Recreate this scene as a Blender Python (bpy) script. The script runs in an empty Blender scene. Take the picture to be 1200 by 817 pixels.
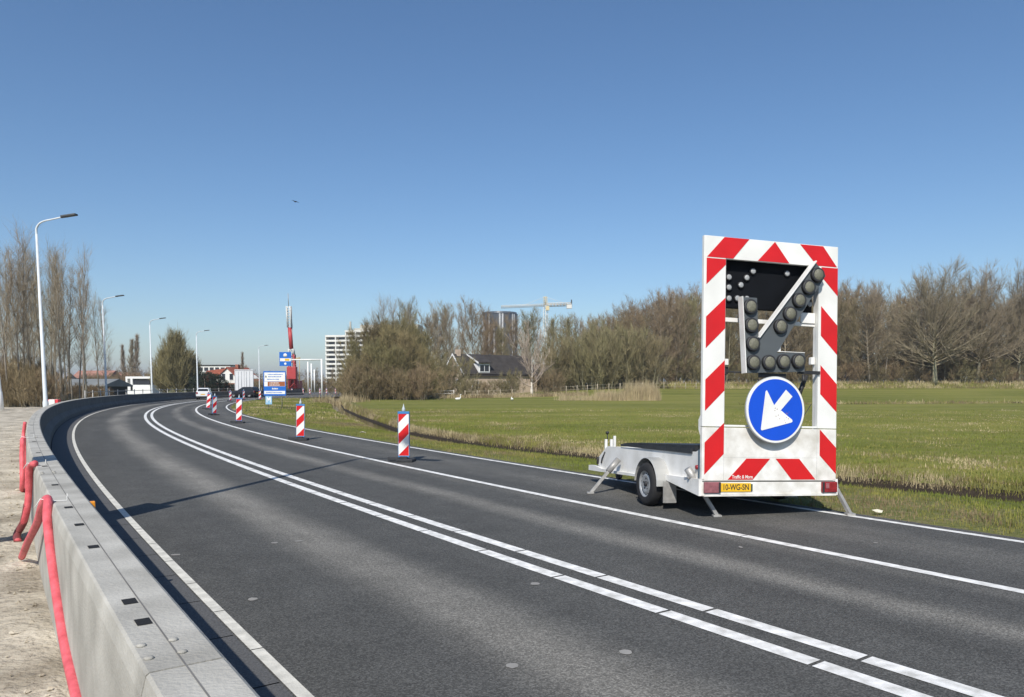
import bpy, bmesh, math, random
import numpy as np
from mathutils import Vector, Matrix, Euler
R = math.radians
SC = bpy.context.scene
COL = SC.collection
random.seed(7)

# ------------------------------------------------------------------ camera, sky, sun, exposure
F = 870.0; PITCH = R(3.4); HOR = 451.09; CH = 1.75; PY0 = HOR + F*math.tan(PITCH)
cam = bpy.data.cameras.new('camera'); camo = bpy.data.objects.new('camera', cam); COL.objects.link(camo)
camo.location = (0, 0, CH); camo.rotation_euler = (R(90)-PITCH, 0, 0)
cam.sensor_width = 36; cam.lens = 36*F/1200; cam.shift_y = (PY0-408.5)/1200
cam.clip_start = .1; cam.clip_end = 20000
SC.camera = camo
SUN_EL = R(43.8); SX, SY = .215, .977          # the way the shadows run on the ground
w = bpy.data.worlds.new('World'); SC.world = w; w.use_nodes = True
nt = w.node_tree; nt.nodes.clear()
sky = nt.nodes.new('ShaderNodeTexSky'); sky.sky_type = 'NISHITA'; sky.sun_disc = False
sky.sun_elevation = SUN_EL; sky.sun_rotation = math.atan2(-SX, -SY)
sky.altitude = 0; sky.air_density = 1.0; sky.dust_density = .55; sky.ozone_density = 4.2
bg = nt.nodes.new('ShaderNodeBackground'); bg.inputs[1].default_value = .114
wo = nt.nodes.new('ShaderNodeOutputWorld')
hsv = nt.nodes.new('ShaderNodeHueSaturation'); hsv.inputs['Saturation'].default_value = 1.10
nt.links.new(sky.outputs[0], hsv.inputs['Color']); nt.links.new(hsv.outputs[0], bg.inputs[0]); nt.links.new(bg.outputs[0], wo.inputs[0])
sl = bpy.data.lights.new('sun', 'SUN'); sl.energy = 4.6; sl.angle = R(.53); sl.color = (1, .95, .87)
so = bpy.data.objects.new('sun', sl); COL.objects.link(so); so.location = (0, 0, 60)
so.rotation_euler = Vector((SX*math.cos(SUN_EL), SY*math.cos(SUN_EL), -math.sin(SUN_EL))).to_track_quat('-Z', 'Y').to_euler()
vs = SC.view_settings; vs.view_transform = 'Standard'; vs.look = 'None'; vs.exposure = .10; vs.gamma = 1; vs.use_curve_mapping = False
SC.cycles.max_bounces = 6; SC.cycles.transparent_max_bounces = 8

# ------------------------------------------------------------------ helpers
def G(px, py, z=0.0):
    """ground point (height z) seen at a pixel of the photograph"""
    v = (PY0-py)/F; d = ((px-600)/F, math.cos(PITCH)+v*math.sin(PITCH), -math.sin(PITCH)+v*math.cos(PITCH))
    t = (z-CH)/d[2]; return Vector((d[0]*t, d[1]*t, z))
def P(px, py, Y):
    v = (PY0-py)/F; d = ((px-600)/F, math.cos(PITCH)+v*math.sin(PITCH), -math.sin(PITCH)+v*math.cos(PITCH))
    t = Y/d[1]; return Vector((d[0]*t, Y, CH+d[2]*t))

MATS = {}
def mat(name, col, rough=.7, var=.15, scale=3.0, bump=0.0, bscale=None, metal=0.0, spec=.4, objvar=0.0, col2=None, detail=4):
    if name in MATS: return MATS[name]
    m = bpy.data.materials.new(name); m.use_nodes = True; n = m.node_tree; N = n.nodes; L = n.links
    b = N['Principled BSDF']; b.inputs['Roughness'].default_value = rough; b.inputs['Metallic'].default_value = metal
    b.inputs['Specular IOR Level'].default_value = spec
    tc = N.new('ShaderNodeTexCoord'); no = N.new('ShaderNodeTexNoise'); no.inputs['Scale'].default_value = scale; no.inputs['Detail'].default_value = detail
    L.new(tc.outputs['Object'], no.inputs['Vector'])
    mx = N.new('ShaderNodeMix'); mx.data_type = 'RGBA'
    c1 = tuple(c*(1-var) for c in col[:3])+(1,); c2 = tuple(min(1, c*(1+var)) for c in (col2 or col)[:3])+(1,)
    mx.inputs[6].default_value = c1; mx.inputs[7].default_value = c2
    mr = N.new('ShaderNodeMapRange'); mr.inputs[1].default_value = .3; mr.inputs[2].default_value = .7
    L.new(no.outputs['Fac'], mr.inputs[0]); L.new(mr.outputs[0], mx.inputs[0])
    out = mx.outputs[2]
    if objvar:
        oi = N.new('ShaderNodeObjectInfo'); hs = N.new('ShaderNodeHueSaturation')
        m1 = N.new('ShaderNodeMapRange'); m1.inputs[3].default_value = 1-objvar; m1.inputs[4].default_value = 1+objvar
        L.new(oi.outputs['Random'], m1.inputs[0]); L.new(m1.outputs[0], hs.inputs['Value'])
        m2 = N.new('ShaderNodeMath'); m2.operation = 'MULTIPLY_ADD'; m2.inputs[1].default_value = 7.13; m2.inputs[2].default_value = 0
        fr = N.new('ShaderNodeMath'); fr.operation = 'FRACT'; L.new(oi.outputs['Random'], m2.inputs[0]); L.new(m2.outputs[0], fr.inputs[0])
        m3 = N.new('ShaderNodeMapRange'); m3.inputs[3].default_value = .5-.03*objvar*3; m3.inputs[4].default_value = .5+.03*objvar*3
        L.new(fr.outputs[0], m3.inputs[0]); L.new(m3.outputs[0], hs.inputs['Hue'])
        L.new(out, hs.inputs['Color']); out = hs.outputs[0]
    L.new(out, b.inputs['Base Color'])
    if bump:
        nb = N.new('ShaderNodeTexNoise'); nb.inputs['Scale'].default_value = bscale or scale*6; nb.inputs['Detail'].default_value = 5
        L.new(tc.outputs['Object'], nb.inputs['Vector'])
        bp = N.new('ShaderNodeBump'); bp.inputs['Strength'].default_value = bump; bp.inputs['Distance'].default_value = .05
        L.new(nb.outputs['Fac'], bp.inputs['Height']); L.new(bp.outputs[0], b.inputs['Normal'])
    MATS[name] = m; return m

class MB:
    def __init__(s): s.v = []; s.f = []; s.mi = []; s.sm = []; s.uv = None
    def add(s, vs, fs, mi=0, smooth=False):
        o = len(s.v); s.v += [tuple(x) for x in vs]
        for f in fs: s.f.append(tuple(o+i for i in f)); s.mi.append(mi); s.sm.append(smooth)
        return s
    def box(s, x0, x1, y0, y1, z0, z1, mi=0, M=None):
        v = [(x0,y0,z0),(x1,y0,z0),(x1,y1,z0),(x0,y1,z0),(x0,y0,z1),(x1,y0,z1),(x1,y1,z1),(x0,y1,z1)]
        if M is not None: v = [M @ Vector(p) for p in v]
        return s.add(v, [(0,3,2,1),(4,5,6,7),(0,1,5,4),(1,2,6,5),(2,3,7,6),(3,0,4,7)], mi)
    def bbox(s, x0, x1, y0, y1, z0, z1, b=.01, mi=0, M=None):
        """box with chamfered edges"""
        bm = bmesh.new(); bmesh.ops.create_cube(bm, size=1)
        for v in bm.verts: v.co = Vector((x0+(v.co.x+.5)*(x1-x0), y0+(v.co.y+.5)*(y1-y0), z0+(v.co.z+.5)*(z1-z0)))
        bmesh.ops.bevel(bm, geom=bm.edges[:], offset=b, segments=2, affect='EDGES', profile=.6)
        if M is not None: bmesh.ops.transform(bm, matrix=M, verts=bm.verts)
        bm.verts.index_update(); s.add([v.co[:] for v in bm.verts], [[v.index for v in f.verts] for f in bm.faces], mi); bm.free(); return s
    def tube(s, pts, rad, n=8, mi=0, cap=True, smooth=True):
        pts = [Vector(p) for p in pts]
        if not hasattr(rad, '__len__'): rad = [rad]*len(pts)
        vs = []; fs = []; pu = None
        for i, p in enumerate(pts):
            d = (pts[min(i+1, len(pts)-1)]-pts[max(i-1, 0)])
            d = d.normalized() if d.length > 1e-9 else Vector((0,0,1))
            if pu is None: u = d.orthogonal().normalized()
            else:
                u = pu-d*pu.dot(d); u = u.normalized() if u.length > 1e-6 else d.orthogonal().normalized()
            pu = u; v = d.cross(u)
            for k in range(n):
                a = 2*math.pi*k/n; vs.append(p+(u*math.cos(a)+v*math.sin(a))*rad[i])
        for i in range(len(pts)-1):
            for k in range(n):
                a = i*n+k; b = i*n+(k+1)%n; fs.append((a, b, b+n, a+n))
        if cap: fs += [tuple(reversed(range(n))), tuple(range((len(pts)-1)*n, len(pts)*n))]
        return s.add(vs, fs, mi, smooth)
    def lathe(s, prof, n=24, M=None, mi=0, smooth=True, cap=True):
        """profile of (radius, height) about z"""
        vs = []; fs = []
        for r, h in prof:
            for k in range(n):
                a = 2*math.pi*k/n; p = Vector((r*math.cos(a), r*math.sin(a), h)); vs.append(M @ p if M is not None else p)
        for i in range(len(prof)-1):
            for k in range(n):
                a = i*n+k; b = i*n+(k+1)%n; fs.append((a, b, b+n, a+n))
        if cap: fs += [tuple(reversed(range(n))), tuple(range((len(prof)-1)*n, len(prof)*n))]
        return s.add(vs, fs, mi, smooth)
    def prism(s, poly, d0, d1, axis='y', mi=0):
        """polygon of 2D points pushed from d0 to d1 along an axis (other two axes in order)"""
        def q(p, d): return {'y': (p[0], d, p[1]), 'x': (d, p[0], p[1]), 'z': (p[0], p[1], d)}[axis]
        n = len(poly); vs = [q(p, d0) for p in poly]+[q(p, d1) for p in poly]
        fs = [tuple(range(n)), tuple(reversed(range(n, 2*n)))]+[(i, i+n, (i+1) % n+n, (i+1) % n) for i in range(n)]
        return s.add(vs, fs, mi)
    def face(s, pts, mi=0): return s.add(pts, [tuple(range(len(pts)))], mi)
    def build(s, name, mats, parent=None, fix=True):
        me = bpy.data.meshes.new(name); me.from_pydata([tuple(x) for x in s.v], [], s.f)
        if not isinstance(mats, (list, tuple)): mats = [mats]
        for m in mats: me.materials.append(m)
        me.polygons.foreach_set('material_index', s.mi); me.polygons.foreach_set('use_smooth', s.sm)
        if fix:
            bm = bmesh.new(); bm.from_mesh(me); bmesh.ops.recalc_face_normals(bm, faces=bm.faces); bm.to_mesh(me); bm.free()
        if s.uv is not None:
            ul = me.uv_layers.new(name='lane')
            lv = np.zeros(len(me.loops), dtype=np.int32); me.loops.foreach_get('vertex_index', lv)
            ul.data.foreach_set('uv', np.array(s.uv, dtype=np.float32)[lv].ravel())
        me.update()
        o = bpy.data.objects.new(name, me); COL.objects.link(o)
        if parent: o.parent = parent
        return o

def tag(o, label=None, cat=None, group=None, kind=None):
    if label: o['label'] = label
    if cat: o['category'] = cat
    if group: o['group'] = group
    if kind: o['kind'] = kind
    return o
def empty(name, loc, rz=0.0, label=None, cat=None, group=None):
    o = bpy.data.objects.new(name, None); COL.objects.link(o); o.location = loc; o.rotation_euler = (0, 0, rz); o.empty_display_size = .3
    return tag(o, label, cat, group)
def copy_tree(o, loc=None, rz=None, scale=None, label=None, group=None):
    def rec(a, par):
        c = a.copy(); COL.objects.link(c)
        if par: c.parent = par
        for ch in a.children: rec(ch, c)
        return c
    r = rec(o, None)
    if loc is not None: r.location = loc
    if rz is not None: r.rotation_euler = (0, 0, rz)
    if scale is not None: r.scale = scale if hasattr(scale, '__len__') else (scale,)*3
    if label: r['label'] = label
    if group: r['group'] = group
    return r
def clip(poly, x0, x1, y0, y1):
    for ax, lim, sg in ((0, x0, 1), (0, x1, -1), (1, y0, 1), (1, y1, -1)):
        out = []
        for i in range(len(poly)):
            a = poly[i]; b = poly[(i+1) % len(poly)]; da = (a[ax]-lim)*sg; db = (b[ax]-lim)*sg
            if da >= 0: out.append(a)
            if da*db < 0:
                t = da/(da-db); out.append((a[0]+(b[0]-a[0])*t, a[1]+(b[1]-a[1])*t))
        poly = out
        if not poly: return []
    return poly
def text_mb(txt, size, thick=.0):
    cu = bpy.data.curves.new('txt', 'FONT'); cu.body = txt; cu.size = size; cu.align_x = 'CENTER'; cu.align_y = 'CENTER'; cu.offset = thick
    o = bpy.data.objects.new('txt', cu); COL.objects.link(o)
    me = bpy.data.meshes.new_from_object(o.evaluated_get(bpy.context.evaluated_depsgraph_get()))
    vs = [v.co[:] for v in me.vertices]; fs = [tuple(p.vertices) for p in me.polygons]
    bpy.data.objects.remove(o); bpy.data.curves.remove(cu); bpy.data.meshes.remove(me)
    return vs, fs
def skin(name, verts, edges, rads, m, parent=None, sub=1):
    me = bpy.data.meshes.new(name); me.from_pydata(verts, edges, [])
    o = bpy.data.objects.new(name, me); COL.objects.link(o)
    sk = o.modifiers.new('s', 'SKIN'); sk.use_smooth_shade = True
    for i, r in enumerate(rads): me.skin_vertices[0].data[i].radius = (r, r) if not hasattr(r, '__len__') else r
    me.skin_vertices[0].data[0].use_root = True
    sb = o.modifiers.new('d', 'SUBSURF'); sb.levels = sub; sb.render_levels = sub
    dg = bpy.context.evaluated_depsgraph_get(); nm = bpy.data.meshes.new_from_object(o.evaluated_get(dg))
    o.modifiers.clear(); o.data = nm; nm.materials.clear(); nm.materials.append(m); nm.name = name
    bpy.data.meshes.remove(me)
    if parent: o.parent = parent
    return o
def sm(a, b, x):
    t = max(0.0, min(1.0, (x-a)/(b-a))); return t*t*(3-2*t)

# ------------------------------------------------------------------ the curve of the road
Q = [5.2034, -36.4379, 5.2556, 1.7805, -.2374]
def cx(y): t = y/50; return Q[0]+Q[1]*t+Q[2]*t*t+Q[3]*t**3+Q[4]*t**4
def cdx(y): t = y/50; return (Q[1]+2*Q[2]*t+3*Q[3]*t*t+4*Q[4]*t**3)/50
def off(y, o):
    d = cdx(y); n = math.sqrt(1+d*d); return (cx(y)+o/n, y-o*d/n)
oC1 = lambda y: .3262; oC2 = lambda y: 0.0; oL2 = lambda y: 2.9035
oR = lambda y: 5.1858-.1731*y/50; oL0 = lambda y: -2.7996-.1116*y/50; oB = lambda y: -3.5876-.1116*y/50
YS = [-7+.5*i for i in range(0, 54)]+[20+1.0*i for i in range(0, 112)]
def arc(ys):
    s = [0]
    for a, b in zip(ys, ys[1:]): s.append(s[-1]+math.hypot(b-a, cx(b)-cx(a)))
    return s
ARC = arc(YS)
def xedge(o_fn, extra=0.0):
    pts = sorted([off(y, o_fn(y)+extra)[::-1] for y in YS]); ys = np.array([p[0] for p in pts]); xs = np.array([p[1] for p in pts])
    return lambda y: float(np.interp(y, ys, xs))
XR = xedge(oR); XBL = xedge(oB, -.32)
XD_ = ([-10, 3.5, 8, 13.4, 15.4, 20.9, 25.5, 33.6, 52.5, 66, 85, 110, 200], [40, 20, 14.6, 9.1, 7.1, 2.2, -1.2, -5.2, -11.3, -15.3, -20, -26, -40])
XD = lambda y: float(np.interp(y, XD_[0], XD_[1]))

# ---------------- materials of the ground
def asphalt_mat():
    m = bpy.data.materials.new('asphalt'); m.use_nodes = True; N = m.node_tree.nodes; L = m.node_tree.links; b = N['Principled BSDF']
    uv = N.new('ShaderNodeUVMap'); uv.uv_map = 'lane'; sp = N.new('ShaderNodeSeparateXYZ'); L.new(uv.outputs[0], sp.inputs[0])
    tc = N.new('ShaderNodeTexCoord')
    def noise(sc, det=3, vec=None):
        n = N.new('ShaderNodeTexNoise'); n.inputs['Scale'].default_value = sc; n.inputs['Detail'].default_value = det
        L.new(vec or tc.outputs['Object'], n.inputs['Vector']); return n.outputs['Fac']
    def math_(op, a, c=None, d=None):
        n = N.new('ShaderNodeMath'); n.operation = op
        for i, x in enumerate((a, c, d)):
            if x is None: continue
            if isinstance(x, (int, float)): n.inputs[i].default_value = x
            else: L.new(x, n.inputs[i])
        return n.outputs[0]
    # long stretched noise so that wear runs with the lane
    mp = N.new('ShaderNodeMapping'); mp.inputs['Scale'].default_value = (2.2, .25, 1); L.new(uv.outputs[0], mp.inputs[0])
    ln = noise(1.0, 5, mp.outputs[0]); big = noise(.35, 3)
    def streak(c, w, s):
        d = math_('ABSOLUTE', math_('SUBTRACT', math_('ADD', sp.outputs[0], math_('MULTIPLY', math_('SUBTRACT', big, .5), .25)), c))
        r = N.new('ShaderNodeMapRange'); r.interpolation_type = 'SMOOTHSTEP'; r.inputs[1].default_value = 0; r.inputs[2].default_value = w; r.inputs[3].default_value = s; r.inputs[4].default_value = 0
        L.new(d, r.inputs[0]); return r.outputs[0]
    tot = math_('ADD', streak(-1.25, .62, 1.0), streak(1.66, .42, .75))
    tot = math_('ADD', tot, streak(2.75, .3, .35)); tot = math_('ADD', tot, streak(4.1, .9, .28))
    tot = math_('MULTIPLY', tot, math_('MULTIPLY_ADD', ln, 1.1, .4))
    base = N.new('ShaderNodeMix'); base.data_type = 'RGBA'
    base.inputs[6].default_value = (.086, .0855, .080, 1); base.inputs[7].default_value = (.205, .196, .174, 1); L.new(tot, base.inputs[0])
    # aggregate
    vo = N.new('ShaderNodeTexVoronoi'); vo.inputs['Scale'].default_value = 95; L.new(tc.outputs['Object'], vo.inputs['Vector'])
    hs = N.new('ShaderNodeSeparateColor'); L.new(vo.outputs['Color'], hs.inputs[0])
    ag = N.new('ShaderNodeMapRange'); ag.inputs[1].default_value = 0; ag.inputs[2].default_value = 1; ag.inputs[3].default_value = .62; ag.inputs[4].default_value = 1.5; L.new(math_('POWER', hs.outputs[0], 1.6), ag.inputs[0])
    var = math_('MULTIPLY', ag.outputs[0], math_('MULTIPLY_ADD', noise(2.2, 5), .5, .75))
    var = math_('MULTIPLY', var, math_('MULTIPLY_ADD', ln, .45, .78)); var = math_('MULTIPLY', var, math_('MULTIPLY_ADD', noise(.22, 4), .4, .8))
    mul = N.new('ShaderNodeVectorMath'); mul.operation = 'SCALE'; L.new(base.outputs[2], mul.inputs[0]); L.new(var, mul.inputs['Scale'])
    L.new(mul.outputs[0], b.inputs['Base Color']); b.inputs['Roughness'].default_value = .85; b.inputs['Specular IOR Level'].default_value = .25
    bp = N.new('ShaderNodeBump'); bp.inputs['Strength'].default_value = .6; bp.inputs['Distance'].default_value = .006
    L.new(vo.outputs['Distance'], bp.inputs['Height']); L.new(bp.outputs[0], b.inputs['Normal'])
    return m
M_asph = asphalt_mat()
M_line = mat('road_paint', (.66, .65, .60), .6, .2, 9, .15, 90, col2=(.80, .79, .76))
M_lineold = mat('worn_edge_paint', (.64, .62, .55), .7, .2, 9, .2, 80)
M_slab = mat('gutter_slab', (.10, .10, .10), .85, .3, 60, .3, 120)
M_concd = mat('shaded_concrete', (.10, .102, .10), .9, .2, 2.0, .2, 50, detail=9)  # darker colour deepens the shade on the barrier's road face
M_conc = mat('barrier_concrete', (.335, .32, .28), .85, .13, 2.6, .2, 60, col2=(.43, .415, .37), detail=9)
M_sand = mat('sand', (.34, .29, .215), .95, .28, 1.3, 1.0, 14, col2=(.50, .45, .36), detail=10)
M_hole = mat('dark_hole', (.012, .012, .012), .9, .1)
M_soil = mat('edge_soil', (.15, .125, .095), .95, .35, 6, .7, 50, detail=8)
M_water = mat('ditch_water', (.020, .014, .009), .08, .1, 2, .06, 8, spec=.5)
M_mud = mat('ditch_mud', (.03, .022, .014), .95, .3, 8, .6, 30)

def grass_mat(name, a, b_, c, s1=.35, s2=5, bump=.8, stretch=None):
    m = bpy.data.materials.new(name); m.use_nodes = True; N = m.node_tree.nodes; L = m.node_tree.links; b = N['Principled BSDF']
    tc = N.new('ShaderNodeTexCoord')
    vec = tc.outputs['Object']
    if stretch:
        mp = N.new('ShaderNodeMapping'); mp.inputs['Scale'].default_value = stretch; L.new(vec, mp.inputs[0]); vec = mp.outputs[0]
    def no(s, d, v=None):
        n = N.new('ShaderNodeTexNoise'); n.inputs['Scale'].default_value = s; n.inputs['Detail'].default_value = d; L.new(v or tc.outputs['Object'], n.inputs['Vector']); return n.outputs['Fac']
    def mr(x, lo, hi):
        r = N.new('ShaderNodeMapRange'); r.inputs[1].default_value = lo; r.inputs[2].default_value = hi; L.new(x, r.inputs[0]); return r.outputs[0]
    m1 = N.new('ShaderNodeMix'); m1.data_type = 'RGBA'; m1.inputs[6].default_value = a+(1,); m1.inputs[7].default_value = b_+(1,)
    L.new(mr(no(s1, 6, vec), .35, .65), m1.inputs[0])
    m2 = N.new('ShaderNodeMix'); m2.data_type = 'RGBA'; L.new(m1.outputs[2], m2.inputs[6]); m2.inputs[7].default_value = c+(1,)
    L.new(mr(no(s2, 8), .52, .78), m2.inputs[0])
    L.new(m2.outputs[2], b.inputs['Base Color']); b.inputs['Roughness'].default_value = .95; b.inputs['Specular IOR Level'].default_value = .1
    bp = N.new('ShaderNodeBump'); bp.inputs['Strength'].default_value = bump; bp.inputs['Distance'].default_value = .08
    L.new(no(12, 8), bp.inputs['Height']); L.new(bp.outputs[0], b.inputs['Normal'])
    return m
M_field = grass_mat('meadow', (.125, .140, .030), (.215, .212, .055), (.23, .205, .08), .10, 1.1, .7, (.35, 1.6, 1))
M_verge = grass_mat('verge_grass', (.115, .130, .040), (.175, .170, .062), (.24, .20, .12), .9, 5)
M_farland = grass_mat('far_land', (.10, .11, .045), (.14, .13, .06), (.17, .15, .09), .02, .4, .3)

# ---------------- the great ground sheet
mb = MB(); mb.face([(-2900, -400, -.75), (2900, -400, -.75), (2900, 4900, -.75), (-2900, 4900, -.75)])
tag(mb.build('ground', M_farland), kind='structure')

def zfield(x, y):
    """meadow right of the ditch"""
    z = -.22-.06*math.sin(x*.11+y*.07)
    z += 1.3*sm(84, 136, y)*sm(-14, 24, x)
    if y > 134:
        z += 1.0*sm(135, 139, y)*sm(-6, 26, x)
    s2 = abs(y-(80-.03*x))                      # the second shallow ditch across the meadow
    z -= .28*(1-sm(.6, 2.0, s2))*sm(20, 30, x)
    return z
DK = lambda y: 1-.5*sm(15, 30, y)
def zterr(x, y):
    s = x-XD(y); k = 1-sm(88, 98, y); kk = DK(y)
    fa = sm(1.0, 4.0, s)
    if s >= 1.0: z = zfield(x, y)*fa+(-.16-.08*sm(1, 3, s))*(1-fa)
    else:
        r = XR(y)+.2; t = max(0.0, min(1.0, (x-r)/max(.3, (XD(y)-1.4-r)))); z = -.015-.19*t*t
    pr = np.interp(s/kk, [-2.6, -1.5, -1.25, -1.05, -.5, .5, .62, .74, .86, 1.1], [0, -.15, -.2, -.34, -.5, -.5, -.42, -.22, -.1, 0])
    return z+float(pr)*k
rows = list(np.arange(-9, 60, .5))+list(np.arange(60, 215, 1.5))
dito = [-1.5, -1.38, -1.25, -1.05, -.85, -.7, -.5, 0, .5, .66, .76, .86, .98, 1.1, 1.4]
fo = [1.9, 2.5, 3.2, 4, 5, 6.5, 8, 10, 12, 14, 17, 20, 23, 26, 30, 35, 40, 46, 52, 60, 70, 80, 95, 110, 130, 160, 200, 260, 340, 460]
mb = MB(); vs = []; nc = 0; rnd = random.Random(3); mis = []
for y in rows:
    r = XR(y)+.2; dd = XD(y)
    xs = [r+(dd-1.5-r)*t for t in (0, .03, .07, .12, .2, .3, .4, .5, .6, .7, .8, .9)]+[dd+o*(DK(y) if o < 1.2 else 1) for o in dito]+[dd+o for o in fo]
    nc = len(xs)
    for i, x in enumerate(xs):
        z = zterr(x, y)
        if 1 < i < 12 or i > 28: z += rnd.uniform(-.02, .02)*(1 if i < 30 else 1.6)
        vs.append((x, y, z))
fs = []; mi = []
for j in range(len(rows)-1):
    for i in range(nc-1):
        a = j*nc+i; fs.append((a, a+1, a+1+nc, a+nc)); mi.append(3 if i == 0 else 0 if i < 13 else (0 if i < 15 else 1) if i < 24 else 2 if i > 26 else 0)
me = bpy.data.meshes.new('meadow'); me.from_pydata(vs, [], fs)
for m in (M_verge, M_mud, M_field, M_soil): me.materials.append(m)
me.polygons.foreach_set('material_index', mi); me.polygons.foreach_set('use_smooth', [True]*len(fs))
ob = bpy.data.objects.new('meadow', me); COL.objects.link(ob); tag(ob, kind='structure')
# water in the ditch
mb = MB(); ys = list(np.arange(-5, 96, 1.0))
mb.add([p for y in ys for p in ((XD(y)-1.3*DK(y), y, -.47), (XD(y)+.7*DK(y), y, -.47))], [(2*i, 2*i+1, 2*i+3, 2*i+2) for i in range(len(ys)-1)])
tag(mb.build('ditch_water', M_water, fix=False), kind='structure')

# ---------------- road, markings
def strip(o0, o1, z, ys, uv=True, dash=None):
    mb = MB(); v = []; u = []; n = len(o0) if isinstance(o0, list) else 2
    offs = o0 if isinstance(o0, list) else [o0, o1]
    s = arc(ys)
    for y, a in zip(ys, s):
        for fn in offs:
            o = fn(y); x, yy = off(y, o); v.append((x, yy, z)); u.append((o, a))
    f = [(j*n+i, j*n+i+1, (j+1)*n+i+1, (j+1)*n+i) for j in range(len(ys)-1) for i in range(n-1)]
    mb.add(v, f); mb.uv = u; return mb
cols = [lambda y: oL0(y)-.044]+[(lambda o: (lambda y: o))(o) for o in np.linspace(-2.2, 4.6, 12)]+[lambda y: oR(y)+.22]
tag(strip(cols, None, 0.0, YS).build('road', M_asph, fix=False), kind='structure')
def line(oc, wd, y0, y1, m, z=.004, gaps=None, gap=.03, name='lane_marking'):
    mb = MB(); ys = list(np.arange(y0, min(20, y1), .25))+list(np.arange(20, y1, 1.0)); s = arc(ys)
    S = np.array(s); Y = np.array(ys)
    def at(a): return float(np.interp(a, S, Y))
    cuts = [0, s[-1]]
    if gaps:
        cuts = [0]; a = .3
        while a < min(s[-1], 60): cuts += [a, a+gap]; a += gaps*random.uniform(.97, 1.03)
        cuts.append(s[-1])
    for i in range(0, len(cuts)-1, 2):
        a, b = cuts[i], cuts[i+1]
        ts = [a]+[x for x in s if a < x < b]+[b]; v = []
        for t in ts:
            y = at(t)
            for o in (oc(y)-wd/2, oc(y)+wd/2): x, yy = off(y, o); v.append((x, yy, z))
        mb.add(v, [(2*k, 2*k+1, 2*k+3, 2*k+2) for k in range(len(ts)-1)])
    return tag(mb.build(name, m, fix=False), kind='structure')
line(oC1, .14, -6, 118, M_line, gaps=1.28); line(oC2, .14, -6, 118, M_line, gaps=1.28)
line(oL2, .13, -3, 118, M_line, gaps=12, gap=.02); line(oR, .11, -3, 92, M_line, gaps=9, gap=.02)
line(lambda y: oL0(y)+.01, .08, -6, 118, M_lineold, gaps=1.0, gap=.015)
# little worn dashes left of the old markings
mb = MB(); rr = random.Random(5)
for (px, py, wd, le) in ((600, 780, .09, .05), (112, 504, .5, .05), (322, 636, .09, .05), (350, 634, .1, .05), (296, 702, .1, .05), (206, 650, .12, .04), (733, 764, .1, .05), (627, 684, .1, .05), (1026, 636, .06, .03), (868, 641, .05, .05)):
    g = G(px, py, .004); n = 12
    mb.add([(g.x+math.cos(2*math.pi*k/n)*wd*rr.uniform(.7, 1)*.5, g.y+math.sin(2*math.pi*k/n)*le*rr.uniform(.7, 1), .004) for k in range(n)], [tuple(range(n))])
tag(mb.build('paint_spots', mat('faded_spot', (.27, .26, .24), .8), fix=False), kind='structure')
# concrete gutter slabs between the edge line and the barrier foot
mb = MB(); ys = YS; S = np.array(ARC); a = 0
while a < 130:
    seg = [a, a+.32, a+.64, a+.985]; v = []
    for t in seg:
        y = float(np.interp(t, S, np.array(YS)))
        for o in (oL0(y)-.56, oL0(y)-.045): x, yy = off(y, o); v.append((x, yy, .003))
    mb.add(v, [(2*k, 2*k+1, 2*k+3, 2*k+2) for k in range(3)]); a += 1.0
tag(mb.build('gutter', M_slab, fix=False), kind='structure')
tag(strip(lambda y: oL0(y)-.9, lambda y: oL0(y)-.0, -.006, YS).build('gutter_bed', M_hole, fix=False), kind='structure')
# the junction beyond the bend
M_asph2 = mat('far_asphalt', (.105, .105, .103), .85, .15, .5)
mb = MB(); mb.face([(-60, 112, -.012), (-27.5, 104, -.012), (-16, 122, -.012), (60, 130, -.012), (60, 137, -.012), (-10, 150, -.012), (-20, 230, -.012), (-48, 230, -.012), (-44, 150, -.012), (-60, 140, -.012)])
# the road to the right stays level with the meadow, so end it where the ground rises
mb = MB(); mb.face([(-60, 112, -.010), (-32, 100, -.010), (-29.2, 98, -.010), (-28.5, 106, -.010), (-24, 116, -.010), (-12, 121, -.010), (-11, 141, -.010), (-20, 150, -.010), (-26, 240, -.010), (-48, 240, -.010), (-46, 150, -.010), (-60, 140, -.010)])
tag(mb.build('junction', M_asph2, fix=False), kind='structure')
# ground left of the road
mb = MB(); rows = list(np.arange(-8, 60, .4)); xo = [0, .05, .12, .2, .35, .5, .8, 1.2, 1.7, 2.3, 3, 4, 5.5, 7, 9, 12, 16, 22, 30, 45, 70, 110]; v = []
from mathutils import noise as mn
for y in rows:
    for i, o in enumerate(xo):
        x = XBL(y)+.12-o; z = .02+mn.noise(Vector((x*.5, y*.5, 0)))*.06+mn.noise(Vector((x*2.3, y*2.3, 3)))*.035+mn.noise(Vector((x*7, y*7, 5)))*.02
        v.append((x, y, z*(1 if i > 1 else .4)))
n = len(xo); mb.add(v, [(j*n+i, j*n+n+i, j*n+n+i+1, j*n+i+1) for j in range(len(rows)-1) for i in range(n-1)], 0, True)
tag(mb.build('sandy_ground', M_sand), kind='structure')
mb = MB(); ys = list(np.arange(58, 130, 2)); v = []
for y in ys: v += [(XBL(y)+.1, y, -.02), (-400, y, -.02)]
mb.add(v, [(2*k, 2*k+1, 2*k+3, 2*k+2) for k in range(len(ys)-1)]); mb.face([(-48, 128, -.02), (-400, 128, -.02), (-400, 900, -.02), (-48, 900, -.02)])
mb.face([(-48, 152, -.04), (-48, 900, -.04), (-20, 900, -.04), (-20, 152, -.04)])
tag(mb.build('grassland', M_farland), kind='structure')

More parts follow.
